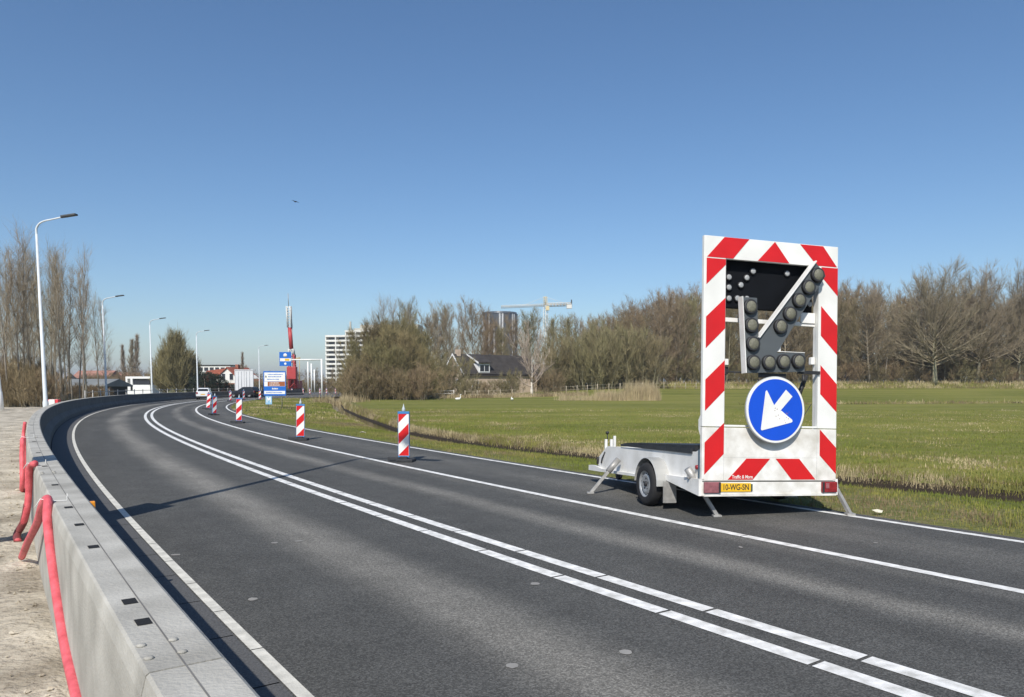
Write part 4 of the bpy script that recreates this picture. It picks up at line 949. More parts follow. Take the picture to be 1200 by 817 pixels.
t = MB(); t.prism([(-.3, 1.55), (-.3, 1.7), (3.4, a0.z+.3), (7, 1.7), (7, 1.5)], 0, wv, 'x'); t.build('roof', mat('grey_roof', (.20, .21, .205), .7, .15, .6), bn)
t = MB()
for i in range(6): x_ = .4+i*(wv-.8)/5; t.box(x_-.06, x_+.06, .2, .39, 0, 1.6)
t.build('posts', M_bw, bn)
for i, (px, pt, Yq, wq, lab) in enumerate(((105, 434, 190, 9, 'small house with a faded red roof just left of the second lamp post'), (132, 438, 200, 8, 'pale cottage right of the second lamp post'), (56, 437, 150, 4.5, 'small white house seen between the bare trunks at the far left'), (118, 436, 230, 14, 'long house with a dull red roof behind the second lamp post'))):
    p_ = P(px, pt, Yq); h_ = empty('far_house', (p_.x-wq/2, Yq, 0), 0, lab, 'house')
    t = MB(); t.box(0, wq, 0, 7, 0, p_.z-1.9); t.build('wall', M_bw if i != 0 else M_brick, h_)
    t = MB(); t.prism([(-.4, p_.z-2.0), (7.4, p_.z-2.0), (3.5, p_.z)], -.3, wq+.3, 'x'); t.build('roof', mat('faded_tile', (.33, .17, .13), .9, .15, 1) if i != 2 else mat('grey_tile', (.22, .22, .22), .8), h_)
    for k in range(2): t = MB(); t.box(wq*(.18+.42*k), wq*(.38+.42*k), -.06, -.01, .9, 2.2); t.build('window', M_win, h_)

# ---- fences
def rail_fence(pts, h, nr, pm, rm, label, name='rail_fence', pr=.06, rr_=.05, sag=0, step=2.5, zf=None, cat='fence', wire=False):
    pts = [Vector(p) for p in pts]; z0 = pts[0]; r = empty(name, pts[0], 0, label, cat)
    t = MB(); L = 0; pos = []
    for a_, b_ in zip(pts, pts[1:]):
        n = max(1, int((b_-a_).length/step))
        for i in range(n): pos.append(a_+(b_-a_)*i/n)
    pos.append(pts[-1])
    if zf: pos = [Vector((p.x, p.y, zf(p.x, p.y))) for p in pos]
    for k in range(nr):
        hz_ = h*(k+1)/nr-.08
        t.tube([p-z0+Vector((0, 0, hz_)) for p in pos], rr_, 4, smooth=False)
    t.build('rails', rm, r)
    rnd = random.Random(len(pos))
    for p in pos[:95]:
        t = MB(); e = Vector((rnd.uniform(-.05, .05), rnd.uniform(-.05, .05), 0)); t.tube([p-z0-Vector((0, 0, .3)), p-z0+Vector((0, 0, h+.06))+e], pr, 6); t.build('post', pm, r)
    return r
M_wood = mat('fence_wood', (.38, .33, .25), .9, .2, 3); M_woodw = mat('fence_pale', (.62, .60, .54), .8, .1, 3)
rail_fence([P(70, 451, 92).xy.to_3d(), P(128, 451, 92).xy.to_3d()], 1.25, 3, M_woodw, M_woodw, 'white three rail fence in front of the barn at the left', rr_=.07)
pts = [Vector((XBL(y)-1.4, y, 0)) for y in range(58, 124, 3)]
rail_fence(pts, 1.25, 2, M_galv, M_galv, 'thin grey guard railing running behind the concrete barrier round the bend', 'guard_railing', .045, .035)
gf = lambda x, y: zterr(x, y)
A = P(499, 451, 110); B = P(532, 451, 112); rail_fence([A, B], 1.15, 3, M_woodw, M_woodw, 'pale three rail fence at the far edge of the meadow right of the big thicket', rr_=.055, zf=gf)
A = P(545, 451, 113); B = P(700, 451, 124); rail_fence([A, B], 1.05, 2, M_wood, M_wood, 'weathered post and rail fence in front of the farmhouse garden', rr_=.025, zf=gf, step=2)
A = P(700, 451, 125); B = P(828, 451, 131); rail_fence([A, B], 1.05, 2, M_wood, M_wood, 'weathered wire fence on thin posts along the wood between the farmhouse and the trailer', rr_=.015, zf=gf, step=2)
# red and white box by the trees
g = G(63, 481.0); rb_ = empty('road_works_barrier', (g.x, g.y, 0), .1, 'red and white plastic road works barrier beside the nearest lamp post', 'barrier')
t = MB(); t.prism([(-.28, 0), (.28, 0), (.18, .75), (-.18, .75)], -.38, .38, 'x'); t.build('body', mat('red_plastic', (.60, .03, .04), .4, .1, 3), rb_)
t = MB(); t.prism([(-.19, .55), (.19, .55), (.16, .76), (-.16, .76)], -.2, .3, 'x'); t.bbox(-.2, .2, -.26, -.2, .35, .74, .02); t.build('white_panel', M_refw, rb_)

# ------------------------------------------------------------------ bare trees
def unit(v): return v/np.linalg.norm(v)
def make_tree(name, seed, h, r0, R0, cb, nl, prof, elev, nsub, ntw, tl, tww, mt, mc, lean=.02, up=.25, stems=1, spread=.0, limb_r=.35, wob=.12, forks=False):
    """trunk mesh + crown mesh (limbs, branches, twigs); returns (trunk, crown) meshes"""
    rs = np.random.RandomState(seed); T_ = MB(); Cw = MB(); tv = []; tf = []
    for st in range(stems):
        b0 = np.array([rs.normal(0, spread), rs.normal(0, spread), -.2]) if stems > 1 else np.array([0, 0, -.2])
        hh = h*(rs.uniform(.7, 1.0) if stems > 1 else 1); ld = rs.normal(0, lean, 2)+(b0[:2]/max(.1, R0)*.5 if stems > 1 else 0)
        n = 9; pts = [b0]; d = unit(np.array([ld[0], ld[1], 1]))
        for i in range(n):
            d = unit(d+np.append(rs.normal(0, wob*.35, 2), .05)); pts.append(pts[-1]+d*hh/n)
        pts = np.array(pts); rad = [r0*(1-.93*(i/n)**.8) for i in range(n+1)]; rad[0] *= 1.25
        T_.tube(pts, rad, 8 if stems == 1 else 5)
        def on(t): f = t*n; i = min(n-1, int(f)); return pts[i]+(pts[i+1]-pts[i])*(f-i), r0*(1-.93*t**.8)
        for L in range(max(1, nl//stems)):
            t = cb+(1-cb)*((L+rs.rand())/max(1, nl//stems))*.97; p, rr_ = on(t); tt = (t-cb)/(1-cb)
            az = L*2.4+rs.normal(0, .4); el = R(elev(tt)+rs.normal(0, 6)); ln = R0*prof(tt)*rs.uniform(.75, 1.15)
            d = np.array([math.cos(az)*math.cos(el), math.sin(az)*math.cos(el), math.sin(el)]); q = [p]; ns = 5
            for i in range(ns):
                d = unit(d+rs.normal(0, wob, 3)+np.array([0, 0, up*.22])); q.append(q[-1]+d*ln/ns)
            q = np.array(q); lr = max(.012, min(rr_*.6, ln*.012*limb_r*3))
            Cw.tube(q, [lr*(1-.85*i/ns) for i in range(ns+1)], 4, cap=False)
            for s in range(max(2, int(nsub*(.5+.5*prof(tt))))):
                u = .18+.82*rs.rand(); i = min(ns-1, int(u*ns)); pp_ = q[i]+(q[i+1]-q[i])*(u*ns-i); dd = unit(q[i+1]-q[i])
                sd = unit(dd*1.1+rs.normal(0, .55, 3)+np.array([0, 0, up])); sl_ = ln*.38*(1.15-u*.6)*rs.uniform(.6, 1.2)
                m1 = pp_+sd*sl_*.5; sd2 = unit(sd+rs.normal(0, .2, 3)+np.array([0, 0, up*.4])); m2 = m1+sd2*sl_*.5
                Cw.tube([pp_, m1, m2], [lr*.32, lr*.2, .006], 3, cap=False)
                for k in range(ntw):
                    v_ = rs.rand(); b_ = pp_+(m1-pp_)*v_*2 if v_ < .5 else m1+(m2-m1)*(v_-.5)*2
                    e = unit(sd2*1.2+rs.normal(0, .45, 3)+np.array([0, 0, up*.8])); l_ = tl*rs.uniform(.5, 1.3)
                    w_ = unit(np.cross(e, rs.normal(0, 1, 3)))*tww*.5; md = b_+e*l_*.5; e2 = unit(e+rs.normal(0, .25, 3)); tip = md+e2*l_*.5
                    o = len(tv); tv.extend([b_-w_, b_+w_, md+w_*.7, md-w_*.7, tip]); tf.extend([(o, o+1, o+2, o+3), (o+3, o+2, o+4)])
    Cw.add(tv, tf)
    to = T_.build('trunk', mt, fix=False); co = Cw.build('crown', mc, fix=False)
    root = empty(name, (0, 0, 0)); to.parent = root; co.parent = root
    return root
def brk(name, c, v=.25): return mat(name, c, .9, .25, 1.2, objvar=v)
M_bark = brk('bark', (.22, .19, .14)); M_twig = brk('twigs_brown', (.235, .175, .10), .13); M_twol = brk('twigs_olive', (.215, .185, .095), .15)
M_twgr = brk('twigs_grey', (.275, .225, .155), .12); M_twred = brk('twigs_reddish', (.225, .175, .11), .12); M_barkg = brk('bark_green_grey', (.27, .25, .17), .15)
M_barkw = brk('bark_white', (.66, .61, .54), .05); M_pop = brk('poplar_bark', (.25, .225, .18), .15); M_thick = brk('thicket_twigs', (.215, .18, .085), .15)
oak = lambda t: math.sin(math.pi*(.22+.70*t))**.8
ell = lambda t: max(.12, math.sqrt(max(0, 1-(1.7*t-.75)**2)))
col_ = lambda t: .35+.65*math.sin(math.pi*min(1, .15+t*.85))
lin = lambda a, b: (lambda t: a+(b-a)*t)
fan = lambda t: .55+.45*math.sin(math.pi*min(1, .1+t*.75))
top_ = lambda t: .45+.55*t**.6*(1.25-.45*t)
base_trees = {}
base_trees['wood1'] = make_tree('bare_tree', 11, 15, .20, 5.0, .16, 44, fan, lin(18, 72), 12, 9, 1.2, .030, M_bark, M_twig, up=.4, wob=.07)
base_trees['wood2'] = make_tree('bare_tree', 12, 16, .18, 4.6, .22, 44, top_, lin(35, 74), 12, 9, 1.3, .028, M_barkg, M_twol, up=.5, wob=.07)
base_trees['wood3'] = make_tree('bare_tree', 13, 14, .22, 5.6, .12, 46, fan, lin(15, 68), 12, 9, 1.2, .030, M_bark, M_twred, up=.35, wob=.08)
base_trees['wood4'] = make_tree('bare_tree', 15, 17, .20, 4.6, .30, 40, top_, lin(42, 78), 11, 8, 1.3, .026, M_pop, M_twgr, up=.5, wob=.06)
ball = lambda t: .62+.38*math.sin(math.pi*min(1, .05+t*.8))
dome = lambda t: 1.0-.5*t**1.6
crown = lambda t: .80+.30*math.sin(math.pi*min(1, .15+t*.7))-.25*max(0, t-.7)
egg = lambda t: 1.0-.12*t**2
base_trees['oak'] = make_tree('spreading_tree', 21, 15.5, .55, 10.6, .24, 84, crown, lin(10, 72), 21, 13, 1.5, .028, M_barkg, M_twgr, up=.26, limb_r=.5, wob=.055)
base_trees['oak2'] = make_tree('spreading_tree', 24, 16, .42, 9.2, .26, 74, crown, lin(18, 75), 20, 13, 1.5, .028, M_barkg, M_twgr, up=.32, limb_r=.5, wob=.055)
base_trees['pop1'] = make_tree('bare_poplar', 31, 13.5, .11, 1.9, .24, 44, col_, lin(42, 76), 7, 5, 1.1, .009, M_pop, M_twgr, up=.6, limb_r=.35, wob=.06)
base_trees['pop2'] = make_tree('bare_poplar', 32, 12.5, .09, 1.5, .26, 38, col_, lin(46, 78), 7, 5, 1.1, .009, M_pop, M_twgr, up=.6, limb_r=.35, wob=.06)
base_trees['pop3'] = make_tree('bare_poplar', 33, 12.5, .10, 2.5, .34, 32, fan, lin(50, 78), 7, 5, 1.2, .009, M_pop, M_twgr, up=.8, limb_r=.35, wob=.05)
base_trees['willow'] = make_tree('round_willow', 41, 7.0, .35, 5.5, .05, 190, egg, lin(28, 80), 12, 9, 1.3, .034, M_barkg, brk('willow_twigs', (.25, .215, .10), .1), up=.7, wob=.05)
base_trees['bush'] = make_tree('bare_shrub', 51, 4.2, .05, 2.5, .03, 64, fan, lin(25, 78), 9, 9, .8, .024, M_bark, M_twig, up=.4, stems=10, spread=.9, wob=.08)
base_trees['bush2'] = make_tree('bare_shrub', 52, 3.6, .045, 2.6, .03, 64, fan, lin(20, 72), 9, 9, .75, .024, M_barkg, M_twol, up=.35, stems=12, spread=1.1, wob=.08)
base_trees['thick'] = make_tree('thicket_tree', 61, 10.5, .16, 5.2, .03, 140, dome, lin(15, 84), 12, 10, 1.0, .027, M_barkg, M_thick, up=.4, stems=4, spread=.9, wob=.07)
base_trees['thick2'] = make_tree('thicket_tree', 62, 8.0, .12, 4.6, .03, 130, dome, lin(12, 84), 11, 10, .95, .027, M_bark, M_thick, up=.4, stems=5, spread=1.1, wob=.07)
base_trees['white'] = make_tree('white_barked_tree', 71, 6.4, .28, 5.6, .22, 26, fan, lin(24, 70), 9, 8, .9, .024, M_barkw, brk('pale_twigs', (.46, .37, .30), .05), up=.4, limb_r=1.2, wob=.06)
base_trees['lomb'] = make_tree('narrow_poplar', 81, 15, .2, 2.2, .05, 70, col_, lin(48, 76), 9, 8, 1.2, .035, M_pop, M_twgr, up=.6, wob=.05)
used = set()
def tree(kind, x, y, z, h=None, rz=None, wide=1.0, label='', cat='tree', group=None):
    b = base_trees[kind]
    H0 = {'wood1': 15, 'wood2': 16, 'wood3': 14, 'wood4': 17, 'oak': 24.0, 'oak2': 23.5, 'pop1': 13.5, 'pop2': 12.5, 'pop3': 12.5, 'willow': 12.3, 'bush': 4.2, 'bush2': 3.6, 'thick': 11.5, 'thick2': 9, 'white': 8.2, 'lomb': 15}[kind]
    s = (h/H0 if h else 1.0)*(.93 if kind not in ('oak', 'oak2') else 1.0)
    if kind not in used: used.add(kind); o = b
    else: o = copy_tree(b)
    o.location = (x, y, z); o.rotation_euler = (0, 0, random.uniform(0, 6.28) if rz is None else rz); o.scale = (s*wide, s*wide, s)
    tag(o, label, cat, group); return o
rt = random.Random(99)
def zt(x, y): return zterr(x, y) if x > XR(min(y, 118)) and y < 213 else -.05
# skyline of the wood: pixel column -> top row
sky_px = [405, 430, 450, 470, 490, 510, 540, 562, 572, 600, 612, 625, 650, 685, 720, 760, 800, 830, 870, 920, 985, 1020, 1045, 1210]
sky_py = [400, 368, 356, 362, 372, 372, 364, 366, 384, 386, 374, 376, 380, 381, 372, 364, 352, 350, 352, 350, 348, 350, 356, 360]
def top_at(px): return float(np.interp(px, sky_px, sky_py))
LAB_W = 'bare brown tree among the many in the wood along the far edge of the meadow'
for rowi, (Y0, st) in enumerate(((142, 15), (150, 17), (160, 19), (172, 22))):
    px = 688-rowi*3 if rowi < 2 else (478 if rowi == 3 else 480)
    while px < 1225:
        pxx = px+rt.uniform(-6, 6); Yt = Y0+rt.uniform(-3, 4); p_ = P(pxx, top_at(pxx)+rt.uniform(-4, 8)+(10 if rowi == 0 else 2 if rowi == 1 else 0), Yt)
        zg = zt(p_.x, Yt)-.1
        k = rt.choice(['wood1', 'wood2', 'wood3', 'wood4'] if pxx > 820 else ['wood1', 'wood3', 'wood1', 'wood2'] if pxx > 690 else ['wood4', 'wood1', 'wood2'])
        tree(k, p_.x, Yt, zg, p_.z-zg, wide=rt.uniform(.95, 1.25), label=LAB_W, group='bare trees of the wood beyond the meadow')
        px += st*rt.uniform(.8, 1.2)
# shrubs at the foot of the wood
LAB_S = 'bare shrub at the foot of the wood along the far edge of the meadow'
px = 655
while px < 1215:
    for dy in (0, 5):
        Yt = 139.5+dy+rt.uniform(-1, 1); x_ = (px+rt.uniform(-5, 5)-600)/F*Yt; zg = zt(x_, Yt)-.1
        if abs(px-1100) > 9 or dy: tree(rt.choice(['bush', 'bush', 'bush2']), x_, Yt+1.5, zg, rt.uniform(2.2, 4.2)+dy*.3, wide=rt.uniform(.9, 1.2), label=LAB_S, cat='shrub', group='shrubs at the foot of the wood')
    px += rt.uniform(10, 15)
# olive shrubs right of the farmhouse
for i in range(12):
    pxx = 655+i*9+rt.uniform(-3, 3); Yt = 133+rt.uniform(-2, 3); x_ = (pxx-600)/F*Yt
    tree('bush2', x_, Yt, zt(x_, Yt)-.1, rt.uniform(6, 9.5), wide=.85, label='tall olive green shrub between the farmhouse and the tall reeds', cat='shrub', group='olive shrubs right of the farmhouse')
# garden shrubs in front of the farmhouse
for i, pxx in enumerate((502, 512, 520, 531, 541, 551, 561, 572, 583, 594, 603, 640, 650)):
    Yt = (121 if i < 4 else 118)+rt.uniform(-1, 1); x_ = (pxx-600)/F*Yt
    tree(rt.choice(['bush', 'bush2']), x_, Yt, zt(x_, Yt)-.1, rt.uniform(4.2, 5.6) if i < 4 else rt.uniform(2.0, 2.5) if i < 10 else rt.uniform(2.8, 3.6), wide=.95, label='bare garden shrub between the meadow fence and the farmhouse', cat='shrub', group='garden shrubs by the farmhouse')
x_ = (623-600)/F*117; tree('white', x_, 117, zt(x_, 117)-.1, P(623, 398, 117).z+.2, rz=1.0, label='white barked bare tree standing in front of the farmhouse roof')
# the two great spreading trees and the tree at the right edge
for k, px, pt, Yt, wd, lab in (('oak', 1100, 316, 138.5, 1.0, 'widest bare tree with a thick pale trunk, towering above the wood at the right'), ('oak2', 1150, 318, 140, 1.0, 'tall bare tree with a leaning pale trunk just right of the widest tree'), ('oak2', 1200, 316, 141, .6, 'dark bare tree cut off by the right edge of the picture'), ('wood4', 1030, 345, 141, 1.1, 'bare tree with a grey top just left of the widest tree')):
    p_ = P(px, pt, Yt); zg = zt(p_.x, Yt)-.1; tree(k, p_.x, Yt, zg, p_.z-zg, rz=px*.7, wide=wd, label=lab)
# the big thicket left of the meadow
TH = [('thick', 424, 384, 106, 1.0), ('thick', 436, 374, 107.5, 1.05), ('thick', 460, 372, 111, 1.1), ('thick', 452, 380, 104, 1.2), ('thick', 428, 396, 101, 1.0), ('thick2', 478, 392, 102, 1.15), ('thick2', 414, 420, 99, .95), ('thick', 440, 386, 108, 1.1), ('thick', 468, 382, 109, 1.15), ('thick2', 494, 408, 106, .8), ('thick2', 440, 405, 97.5, 1.1), ('thick2', 466, 408, 98, 1.1), ('thick2', 488, 418, 101, 1.0), ('thick2', 425, 415, 97, 1.0)]
for k, px, pt, Yt, wd in TH:
    p_ = P(px, pt, Yt); zg = -.45; tree(k, p_.x, Yt, zg, p_.z-zg, wide=wd, label='dense brown many stemmed tree in the big thicket left of the farmhouse', cat='tree', group='trees of the big thicket')
for i in range(9):
    pxx = 410+i*11; Yt = 95.5+rt.uniform(-.5, 1.2); x_ = (pxx-600)/F*Yt; tree('bush', x_, Yt, -.4, rt.uniform(3.0, 4.2), label='low bare shrub along the foot of the big thicket', cat='shrub', group='shrubs along the foot of the thicket')
for px, pt, lab in ((447, 351, 'tallest grey tree rising out of the top of the big thicket'), (462, 353, 'grey tree rising just right of the tallest one behind the thicket'), (476, 362, 'grey tree behind the right shoulder of the thicket'), (436, 366, 'grey tree behind the left shoulder of the thicket')):
    p_ = P(px, pt, 128); tree('pop3', p_.x, 128, -.2, p_.z+.2, wide=1.5, label=lab)
# poplars at the left
PT = [(4, 300, 58), (10, 288, 62), (17, 279, 59), (22, 271, 60), (27, 281, 66), (32, 296, 60), (38, 300, 70), (44, 290, 62), (49, 297, 58), (54, 293, 66), (60, 290, 61), (65, 288, 60), (70, 296, 63), (75, 305, 66), (80, 330, 70), (91, 298, 61), (96, 310, 64), (88, 322, 66), (112, 350, 72), (122, 346, 76), (-6, 296, 60), (-14, 290, 64), (14, 305, 73), (57, 312, 74), (35, 320, 76), (2, 322, 80), (46, 318, 82), (68, 322, 80)]
for i, (px, pt, Yt) in enumerate(PT):
    p_ = P(px, pt, Yt); tree(('pop1', 'pop2', 'pop3')[(i*7+2) % 3] if px != 95 else 'pop1', p_.x, Yt, -.05, p_.z+.1, wide=rt.uniform(.95, 1.3), label='tall slender bare poplar in the row behind the sandy ground at the left', cat='tree', group='bare poplars behind the sandy ground')
for i in range(22):
    px = -8+i*4.8 if i < 14 else rt.uniform(-5, 60); Yt = rt.uniform(57.5, 64) if i < 14 else rt.uniform(64, 75); x_ = (px-600)/F*Yt
    tree('bush', x_, Yt, -.1, rt.uniform(2.0, 3.6) if px < 66 else rt.uniform(1.0, 1.8), wide=.8, label='tangled bare shrub under the poplars at the left', cat='shrub', group='shrubs under the poplars')
for px in range(68, 134, 6):
    x_ = (px-600)/F*88; tree('bush', x_, 88+rt.uniform(-1, 1), -.1, rt.uniform(1.0, 1.9), wide=1.2, label='low brown shrub in front of the barn at the left', cat='shrub', group='low shrubs before the barn')
# willow by the bend and what grows behind
p_ = P(205, 379, 130); tree('willow', p_.x, 130, -.1, p_.z+.1, wide=.95, label='big rounded olive willow between the third and fourth lamp posts')
p_ = P(192, 404, 134); tree('willow', p_.x, 134, -.1, p_.z+.1, wide=1.0, label='smaller rounded willow overlapping the big willow on its left')
p_ = P(221, 406, 136); tree('willow', p_.x, 136, -.1, p_.z+.1, wide=1.0, label='smaller rounded willow overlapping the big willow on its right')
for px, pt, lab in ((156, 389, 'taller of the two narrow poplars left of the willow'), (151, 395, 'shorter of the two narrow poplars left of the willow'), (145, 402, 'lowest narrow tree just left of the two narrow poplars'), (284, 411, 'narrow dark tree standing behind the white lorry')):
    p_ = P(px, pt, 190); tree('lomb', p_.x, 190, -.1, p_.z+.1, wide=.8 if px > 200 else .9, label=lab)
px = 128
while px < 415:
    if not (228 < px < 274):
        Yt = rt.uniform(215, 260); tp = 436 if px < 230 else (434 if px < 300 else 438); p_ = P(px, tp+rt.uniform(-4, 5), Yt)
        tree(rt.choice(['wood1', 'wood3', 'wood4']), p_.x, Yt, -.1, p_.z+.1, wide=rt.uniform(1.3, 1.9), label='low distant bare tree on the horizon beyond the junction', group='distant trees beyond the junction')
    px += rt.uniform(7, 11)
px = 232
while px < 420:
    Yt = rt.uniform(178, 182)+(10 if px < 262 else 0); p_ = P(px, 447+rt.uniform(-2, 2), Yt)
    if not (235 < px < 278): tree('bush', p_.x, Yt, -.1, p_.z+.1, wide=1.4, label='low brown hedge bush beyond the junction', cat='shrub', group='low bushes beyond the junction')
    px += rt.uniform(7, 10)
px = 100
while px < 175:
    Yt = rt.uniform(158, 165); p_ = P(px, 444+rt.uniform(-3, 2), Yt); tree('bush', p_.x, Yt, -.1, p_.z+.1, wide=1.3, label='brown bush around the white pavilion at the left', cat='shrub', group='bushes around the white pavilion'); px += rt.uniform(5, 8)

# evergreen bushes (leafy, dark)
def make_ever(seed, w_, h, n=5200, m=None):
    rs = np.random.RandomState(seed); v = []; f = []
    ph = rs.uniform(0, 6, 6)
    for i in range(n):
        d = unit(rs.normal(0, 1, 3)); rr_ = rs.uniform(.55, 1.0)**.5
        lump = 1+.16*math.sin(d[0]*5+ph[0])*math.sin(d[1]*4+ph[1])+.12*math.sin(d[2]*7+ph[2]+d[0]*3)
        c = np.array([d[0]*w_*.5*rr_*lump, d[1]*w_*.5*rr_*lump, h*.5+d[2]*h*.5*rr_*lump]); a_ = unit(rs.normal(0, 1, 3)); b_ = unit(np.cross(a_, rs.normal(0, 1, 3))); s = rs.uniform(.05, .11)
        o = len(v); v.extend([c-a_*s, c+b_*s*.6, c+a_*s, c-b_*s*.6]); f.append((o, o+1, o+2, o+3))
    r = empty('evergreen_bush', (0, 0, 0)); t = MB(); t.add(v, f); t.build('leaves', m, r, fix=False)
    t = MB(); t.tube([(0, 0, -.1), (.1, 0, h*.4), (0, .1, h*.7)], [.12, .08, .03], 6); t.build('trunk', M_bark, r); return r
M_ever = mat('evergreen_leaves', (.020, .030, .014), .7, .35, 1.5)
ev = make_ever(5, 4.2, 4.0, 6000, M_ever); EVS = [(240, 124, 1.0), (248, 126, .95), (256, 128, .85), (234, 127, .8), (263, 130, .55), (272, 132, .5), (278, 133, .45)]
for i, (px, Yt, s_) in enumerate(EVS):
    o = ev if i == 0 else copy_tree(ev); x_ = (px-600)/F*Yt; o.location = (x_, Yt, -.1); o.rotation_euler = (0, 0, i*1.3); o.scale = (s_,)*3
    tag(o, 'dark evergreen bush in the clump behind the white car' if i < 4 else 'low dark evergreen bush in the hedge in front of the red roofed house', 'bush', 'dark evergreens behind the white car' if i < 4 else 'low evergreens before the red roofed house')

# ------------------------------------------------------------------ grass, reeds, sand lumps
def blades(name, pts, hmin, hmax, wd, mats, seed, bend=.35, kind='stuff', zfun=zterr):
    rs = np.random.RandomState(seed); n = len(pts); pts = np.asarray(pts, dtype=float)
    z = np.array([zfun(x, y) for x, y in pts])-.02 if zfun else np.zeros(n)
    h = rs.uniform(hmin, hmax, n)*(.6+.8*rs.rand(n)**2); az = rs.uniform(0, 2*np.pi, n); wv = wd*rs.uniform(.6, 1.4, n)
    base = np.column_stack([pts, z]); dx = np.column_stack([np.cos(az), np.sin(az), np.zeros(n)])*wv[:, None]*.5
    ba = rs.uniform(0, 2*np.pi, n); bd_ = np.column_stack([np.cos(ba), np.sin(ba), np.zeros(n)])*(h*bend*rs.rand(n))[:, None]
    mid = base+bd_*.35; mid[:, 2] += h*.6; tip = base+bd_; tip[:, 2] += h
    V = np.concatenate([base-dx, base+dx, mid+dx*.7, mid-dx*.7, tip], axis=1).reshape(-1, 3)
    me = bpy.data.meshes.new(name); me.vertices.add(5*n); me.vertices.foreach_set('co', V.ravel())
    idx = np.arange(n)*5; quad = np.column_stack([idx, idx+1, idx+2, idx+3]); tri = np.column_stack([idx+3, idx+2, idx+4])
    loops = np.concatenate([quad, tri], axis=1).ravel(); me.loops.add(7*n); me.loops.foreach_set('vertex_index', loops)
    st = np.empty(2*n, dtype=np.int32); st[0::2] = np.arange(n)*7; st[1::2] = np.arange(n)*7+4
    me.polygons.add(2*n); me.polygons.foreach_set('loop_start', st)
    me.polygons.foreach_set('loop_total', np.tile([4, 3], n).astype(np.int32))
    for m in mats: me.materials.append(m)
    nz = np.array([mn.noise(Vector((x*.33, y*.33, 7.7)))+.5*mn.noise(Vector((x*1.5, y*1.5, 1.7))) for x, y in pts]); rk = np.argsort(np.argsort(nz+rs.normal(0, .16, n)))/n
    mi_ = np.repeat(np.minimum((rk*len(mats)).astype(int), len(mats)-1), 2).astype(np.int32); me.polygons.foreach_set('material_index', mi_)
    me.update(calc_edges=True); me.validate()
    o = bpy.data.objects.new(name, me); COL.objects.link(o); o['kind'] = kind; return o
M_g1 = mat('grass_green', (.150, .175, .032), .8, .3, .7, spec=.25); M_g2 = mat('grass_olive', (.215, .205, .056), .8, .3, .9, spec=.2); M_g3 = mat('grass_dry', (.40, .33, .19), .85, .25, .9, spec=.2)
M_g4 = mat('grass_brown', (.22, .17, .095), .9, .3, 1.1, spec=.2); M_reed = mat('reed_straw', (.40, .32, .19), .85, .25, .8)
rs = np.random.RandomState(8)
def scat(n, y0, y1, fx, pw=1.6):
    out = []
    while len(out) < n:
        y = y0+(y1-y0)*rs.rand()**pw; x = fx(y)
        if x is not None and abs(x) < y*.72+3: out.append((x, y))
    return out
# verge between road and ditch
def vx(y): a_ = XR(y)+.36+.22*mn.noise(Vector((y*1.3, 0, 0))); b_ = XD(y)-1.35*DK(y); return a_+(b_-a_)*rs.rand()**.85
blades('verge_grass_blades', scat(90000, 6.5, 46, vx), .03, .10, .012, [M_g1, M_g1, M_g1, M_g2, M_g2, M_g2, M_g4], 1)
blades('verge_grass_blades', scat(26000, 40, 100, vx, 1.0), .06, .16, .03, [M_g1, M_g1, M_g2, M_g2, M_g2, M_g3], 2)
# dry grass on the far bank
def bx(y): return XD(y)+.80*DK(y)+abs(rs.normal(0, .30))*(.5+.5*DK(y))
blades('dry_bank_grass', scat(22000, 8, 50, bx, 1.3), .06, .22, .012, [M_g3, M_g3, M_g4, M_g2], 3, .6)
blades('dry_bank_grass', scat(3500, 48, 96, bx, 1.0), .2, .5, .03, [M_g3, M_g2, M_g4], 4, .6)
def bx2(y): return XD(y)-1.35*DK(y)-abs(rs.normal(0, .3))
blades('dry_bank_grass', scat(6000, 8, 50, bx2, 1.3), .03, .09, .012, [M_g2, M_g4, M_g3], 5, .6)
# meadow
def fx(y): return XD(y)+1.2+rs.rand()**1.3*(y*.75-XD(y)+4)
blades('meadow_grass_blades', scat(110000, 9, 60, fx, 1.25), .04, .11, .022, [M_g1, M_g1, M_g1, M_g2, M_g2, M_g2, M_g2, M_g3], 6)
def fx2(y): return XD(y)+1.2+rs.rand()**2.0*9
blades('rough_meadow_grass', scat(20000, 9, 60, fx2, 1.3), .05, .16, .015, [M_g1, M_g2, M_g2, M_g4], 7)
# dry band on the dike under the wood, band along the second ditch, tall reeds
def dx_(y): return -8+rs.rand()*125
blades('dike_grass', [(-8+rs.rand()*130, 134.5+rs.rand()*6.5) for _ in range(26000)], .2, .7, .07, [M_g3, M_g3, M_g2, M_g4], 8, .5)
def pnts(n):
    out = []
    for _ in range(n):
        x = 26+rs.rand()**.9*50; out.append((x, 81-.03*x+rs.normal(0, .5)))
    return out
blades('ditch_edge_grass', pnts(9000), .12, .45, .045, [M_g3, M_g2, M_g4], 9, .6)
blades('ditch_edge_grass', [(x-2, y-2.2) for x, y in pnts(3500)], .1, .3, .045, [M_g4, M_g2, M_mud], 10, .6)
rp = []
while len(rp) < 9000:
    px = rs.uniform(655, 772); k = 1 if px > 736 else .45 if px > 700 else .12
    if rs.rand() < k: rp.append(((px-600)/F*92+rs.normal(0, .2), 92+rs.rand()*4, k))
for lo, hi, nm in ((.9, 1.1, 1.9), (.4, .5, 1.2), (.1, .3, .8)):
    q = [(x, y) for x, y, k in rp if lo <= k <= hi]; blades('reeds', q, nm*.55, nm*1.2, .035, [M_reed, M_reed, M_g3], int(nm*10), .22)
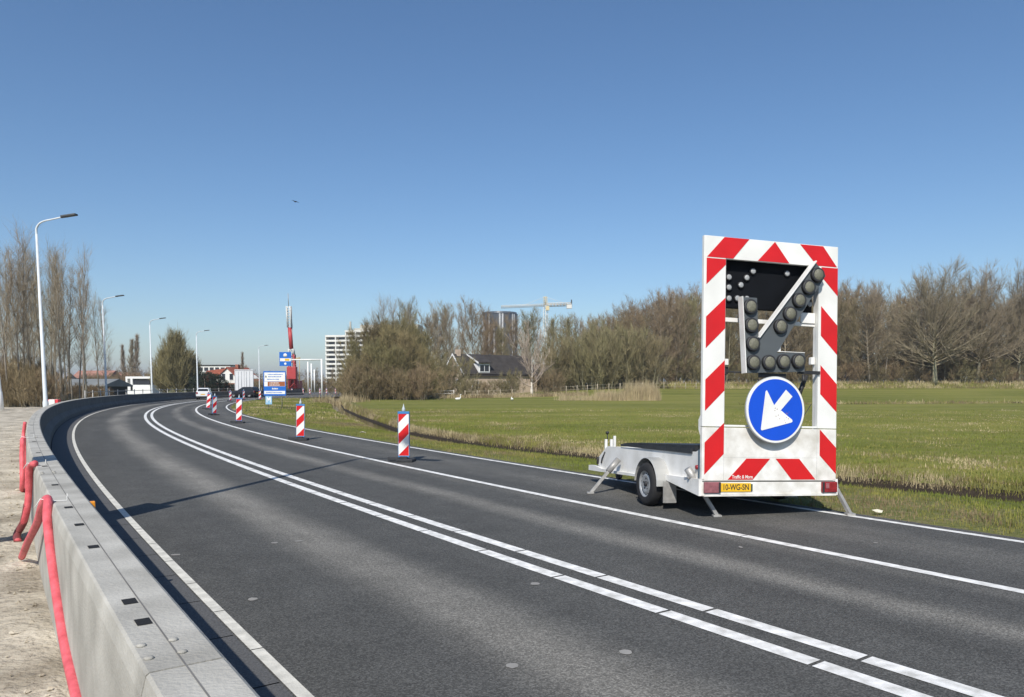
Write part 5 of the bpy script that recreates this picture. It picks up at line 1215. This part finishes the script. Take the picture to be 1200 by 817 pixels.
# reedy tuft where the ditch reaches the thicket
blades('reeds', [(P(398, 451, 84).x+rs.normal(0, 1.2), 84+rs.normal(0, 1.6)) for _ in range(2500)], .5, 1.0, .035, [M_reed, M_g3, M_g4], 30, .6)
blades('reeds', [((px-600)/F*108+0, 108+rs.rand()*3) for px in rs.uniform(505, 690, 6000)], .25, .8, .05, [M_reed, M_g3, M_g4], 31, .5)
# rough strip left of the barrier and clods on the sand
cl = MB(); rr = random.Random(17)
for _ in range(2600):
    y = 1.5+rr.random()**1.8*30; x = XBL(y)-.05-rr.random()**1.4*6; s = rr.uniform(.006, .028)*(1 if rr.random() < .93 else 2.0)
    z = .02+mn.noise(Vector((x*.5, y*.5, 0)))*.06+mn.noise(Vector((x*2.3, y*2.3, 3)))*.035+s*.2
    vv = [(x+s*a_*rr.uniform(.6, 1.2), y+s*b_*rr.uniform(.6, 1.2), z+s*c_*rr.uniform(.5, .9)) for a_, b_, c_ in ((1, 0, 0), (0, 1, 0), (-1, 0, 0), (0, -1, 0), (0, 0, 1), (0, 0, -1), (.7, .7, .6), (-.7, .6, .5))]
    cl.add(vv, [(0, 6, 4), (6, 1, 4), (1, 7, 4), (7, 2, 4), (2, 3, 4), (3, 0, 4), (0, 1, 6), (1, 2, 7), (0, 3, 5), (0, 5, 1), (1, 5, 2), (2, 5, 3)], 0)
tag(cl.build('sand_clods', M_sand), kind='stuff')
# litter on the verge
def crumple(px, py, w_, m, label):
    g = G(px, py, .02); rr = random.Random(int(px)); t = MB(); n = 7
    v = [(math.cos(2*math.pi*k/n)*w_*rr.uniform(.6, 1), math.sin(2*math.pi*k/n)*w_*.5*rr.uniform(.6, 1), rr.uniform(0, w_*.4)) for k in range(n)]+[(0, 0, w_*.45)]
    t.add(v, [(k, (k+1) % n, n) for k in range(n)]); o = t.build('paper_scrap', m); o.location = (g.x, g.y, zterr(g.x, g.y)+.03); return tag(o, label, 'litter')
crumple(1028, 600, .10, mat('pale_paper', (.62, .58, .46), .8), 'crumpled pale scrap at the road edge just right of the trailer leg')
crumple(425, 507, .16, mat('pale_stone', (.50, .45, .36), .9), 'flat pale scrap lying on the verge left of the nearest beacon')

# ------------------------------------------------------------------ swans, bird, cyclists
M_swan = mat('white_feathers', (.78, .77, .72), .8)
M_dkf = mat('dark_feathers', (.02, .022, .03), .8)
for px, py, Yt, rz, lab in ((537, 470.6, 92, .4, 'white swan with raised neck on the meadow in front of the pale rail fence'), (600, 470.8, 92, 1.8, 'white swan lying flat on the meadow in front of the farmhouse')):
    x_ = (px-600)/F*Yt; zg = zterr(x_, Yt); up_ = .42 if px < 560 else .15
    o = skin('swan', [(0, 0, .14), (-.22, 0, .15), (-.36, 0, .2), (.16, 0, .17), (.26, 0, .2+up_*.3), (.24, 0, .2+up_*.8), (.30, 0, .22+up_), (.38, 0, .19+up_)], [(0, 1), (1, 2), (0, 3), (3, 4), (4, 5), (5, 6), (6, 7)], [.15, .13, .04, .11, .045, .035, .04, .015], M_swan)
    o.location = (x_, Yt, zg+.02); o.rotation_euler = (0, 0, rz); o.scale = (1.15,)*3; tag(o, lab, 'swan')
p_ = P(346, 236.5, 60)
o = skin('bird', [(0, 0, 0), (-.14, 0, 0), (-.24, 0, .01), (.10, 0, .01), (.16, 0, .0), (0, .14, .04), (-.03, .32, .0), (0, -.14, .04), (-.03, -.30, .02)], [(0, 1), (1, 2), (0, 3), (3, 4), (0, 5), (5, 6), (0, 7), (7, 8)], [(.04, .04), (.03, .03), (.03, .01), (.035, .035), (.01, .01), (.06, .015), (.02, .006), (.06, .015), (.02, .006)], M_dkf)
o.location = p_; o.rotation_euler = (.2, 0, 2.2); tag(o, 'small dark bird flying alone in the blue sky', 'bird')
def cyclist(px, Yt, rz, coat, labs):
    x_ = (px-600)/F*Yt; zg = zt(x_, Yt)+.0
    b = empty('bicycle', (x_, Yt, zg), rz, labs[0], 'bicycle')
    t = MB(); t.tube([(-.5, 0, .34), (-.12, 0, .30), (.36, 0, .78), (-.22, 0, .78), (-.12, 0, .30)], .022, 6); t.tube([(-.5, 0, .34), (-.22, 0, .78), (-.26, 0, .92)], .018, 6); t.tube([(.54, 0, .34), (.38, 0, .78), (.36, 0, 1.02)], .02, 6); t.build('frame', M_dark, b)
    t = MB(); t.tube([(.36, -.26, 1.04), (.40, 0, 1.05), (.36, .26, 1.04)], .016, 6); t.build('handlebar', M_dark, b)
    t = MB(); t.bbox(-.38, -.14, -.08, .08, .92, .97, .02); t.build('saddle', M_dark, b)
    for xw in (-.5, .54):
        Mw = Matrix.Translation((xw, 0, .34)) @ Matrix.Rotation(R(90), 4, 'X'); t = MB(); t.lathe([(.31, -.02), (.345, -.018), (.345, .018), (.31, .02), (.31, -.02)], 26, Mw, cap=False)
        for k in range(8): a_ = k*math.pi/4; t.tube([Vector((xw, 0, .34)), Vector((xw+.32*math.cos(a_), 0, .34+.32*math.sin(a_)))], .006, 3)
        t.build('wheel', M_rub, b)
    V = [(-.24, 0, .98), (-.20, 0, 1.18), (-.10, 0, 1.40), (-.04, 0, 1.52), (0, 0, 1.66), (-.06, .17, 1.44), (.12, .22, 1.22), (.33, .23, 1.07), (-.06, -.17, 1.44), (.12, -.22, 1.22), (.33, -.23, 1.07), (-.2, .1, .95), (.14, .12, .82), (-.02, .11, .42), (.10, .11, .36), (-.2, -.1, .95), (.16, -.12, .66), (-.10, -.11, .30), (.04, -.11, .22)]
    E_ = [(0, 1), (1, 2), (2, 3), (3, 4), (2, 5), (5, 6), (6, 7), (2, 8), (8, 9), (9, 10), (0, 11), (11, 12), (12, 13), (13, 14), (0, 15), (15, 16), (16, 17), (17, 18)]
    Rr = [.15, .15, .16, .06, .105, .06, .045, .035, .06, .045, .035, .10, .07, .05, .035, .10, .07, .05, .035]
    o = skin('person', V, E_, Rr, coat); o.location = (x_, Yt, zg+.01); o.rotation_euler = (0, 0, rz); tag(o, labs[1], 'person')
    t = MB(); t.lathe([(.115, 1.66), (.12, 1.72), (.08, 1.79), (.02, 1.80)], 12); t.build('hair', mat('dark_hair', (.03, .022, .018), .8), o)
    return o
cyclist(990.5, 139.7, .1, mat('dark_coat', (.03, .03, .035), .8), ('bicycle ridden along the wood edge just right of the striped board', 'person in dark clothes cycling along the wood edge just right of the striped board'))
cyclist(1130, 139.7, 3.0, mat('pale_coat', (.30, .30, .30), .8), ('bicycle ridden past the foot of the two tallest trees at the right', 'person in a pale coat cycling past the foot of the two tallest trees'))
for k, b in base_trees.items():
    if k not in used:
        for c in list(b.children): bpy.data.objects.remove(c)
        bpy.data.objects.remove(b)

# ------------------------------------------------------------------ thin spring haze
mb = MB(); mb.box(-3000, 3000, -500, 5000, -1.75, 75); hz_ = mb.build('haze', None)
hm = bpy.data.materials.new('haze'); hm.use_nodes = True; hm.node_tree.nodes.clear()
pv_ = hm.node_tree.nodes.new('ShaderNodeVolumePrincipled'); pv_.inputs['Density'].default_value = .00030; pv_.inputs['Color'].default_value = (.86, .90, .98, 1); pv_.inputs['Anisotropy'].default_value = .2
ho = hm.node_tree.nodes.new('ShaderNodeOutputMaterial'); hm.node_tree.links.new(pv_.outputs[0], ho.inputs['Volume'])
hz_.data.materials.clear(); hz_.data.materials.append(hm); tag(hz_, kind='stuff')
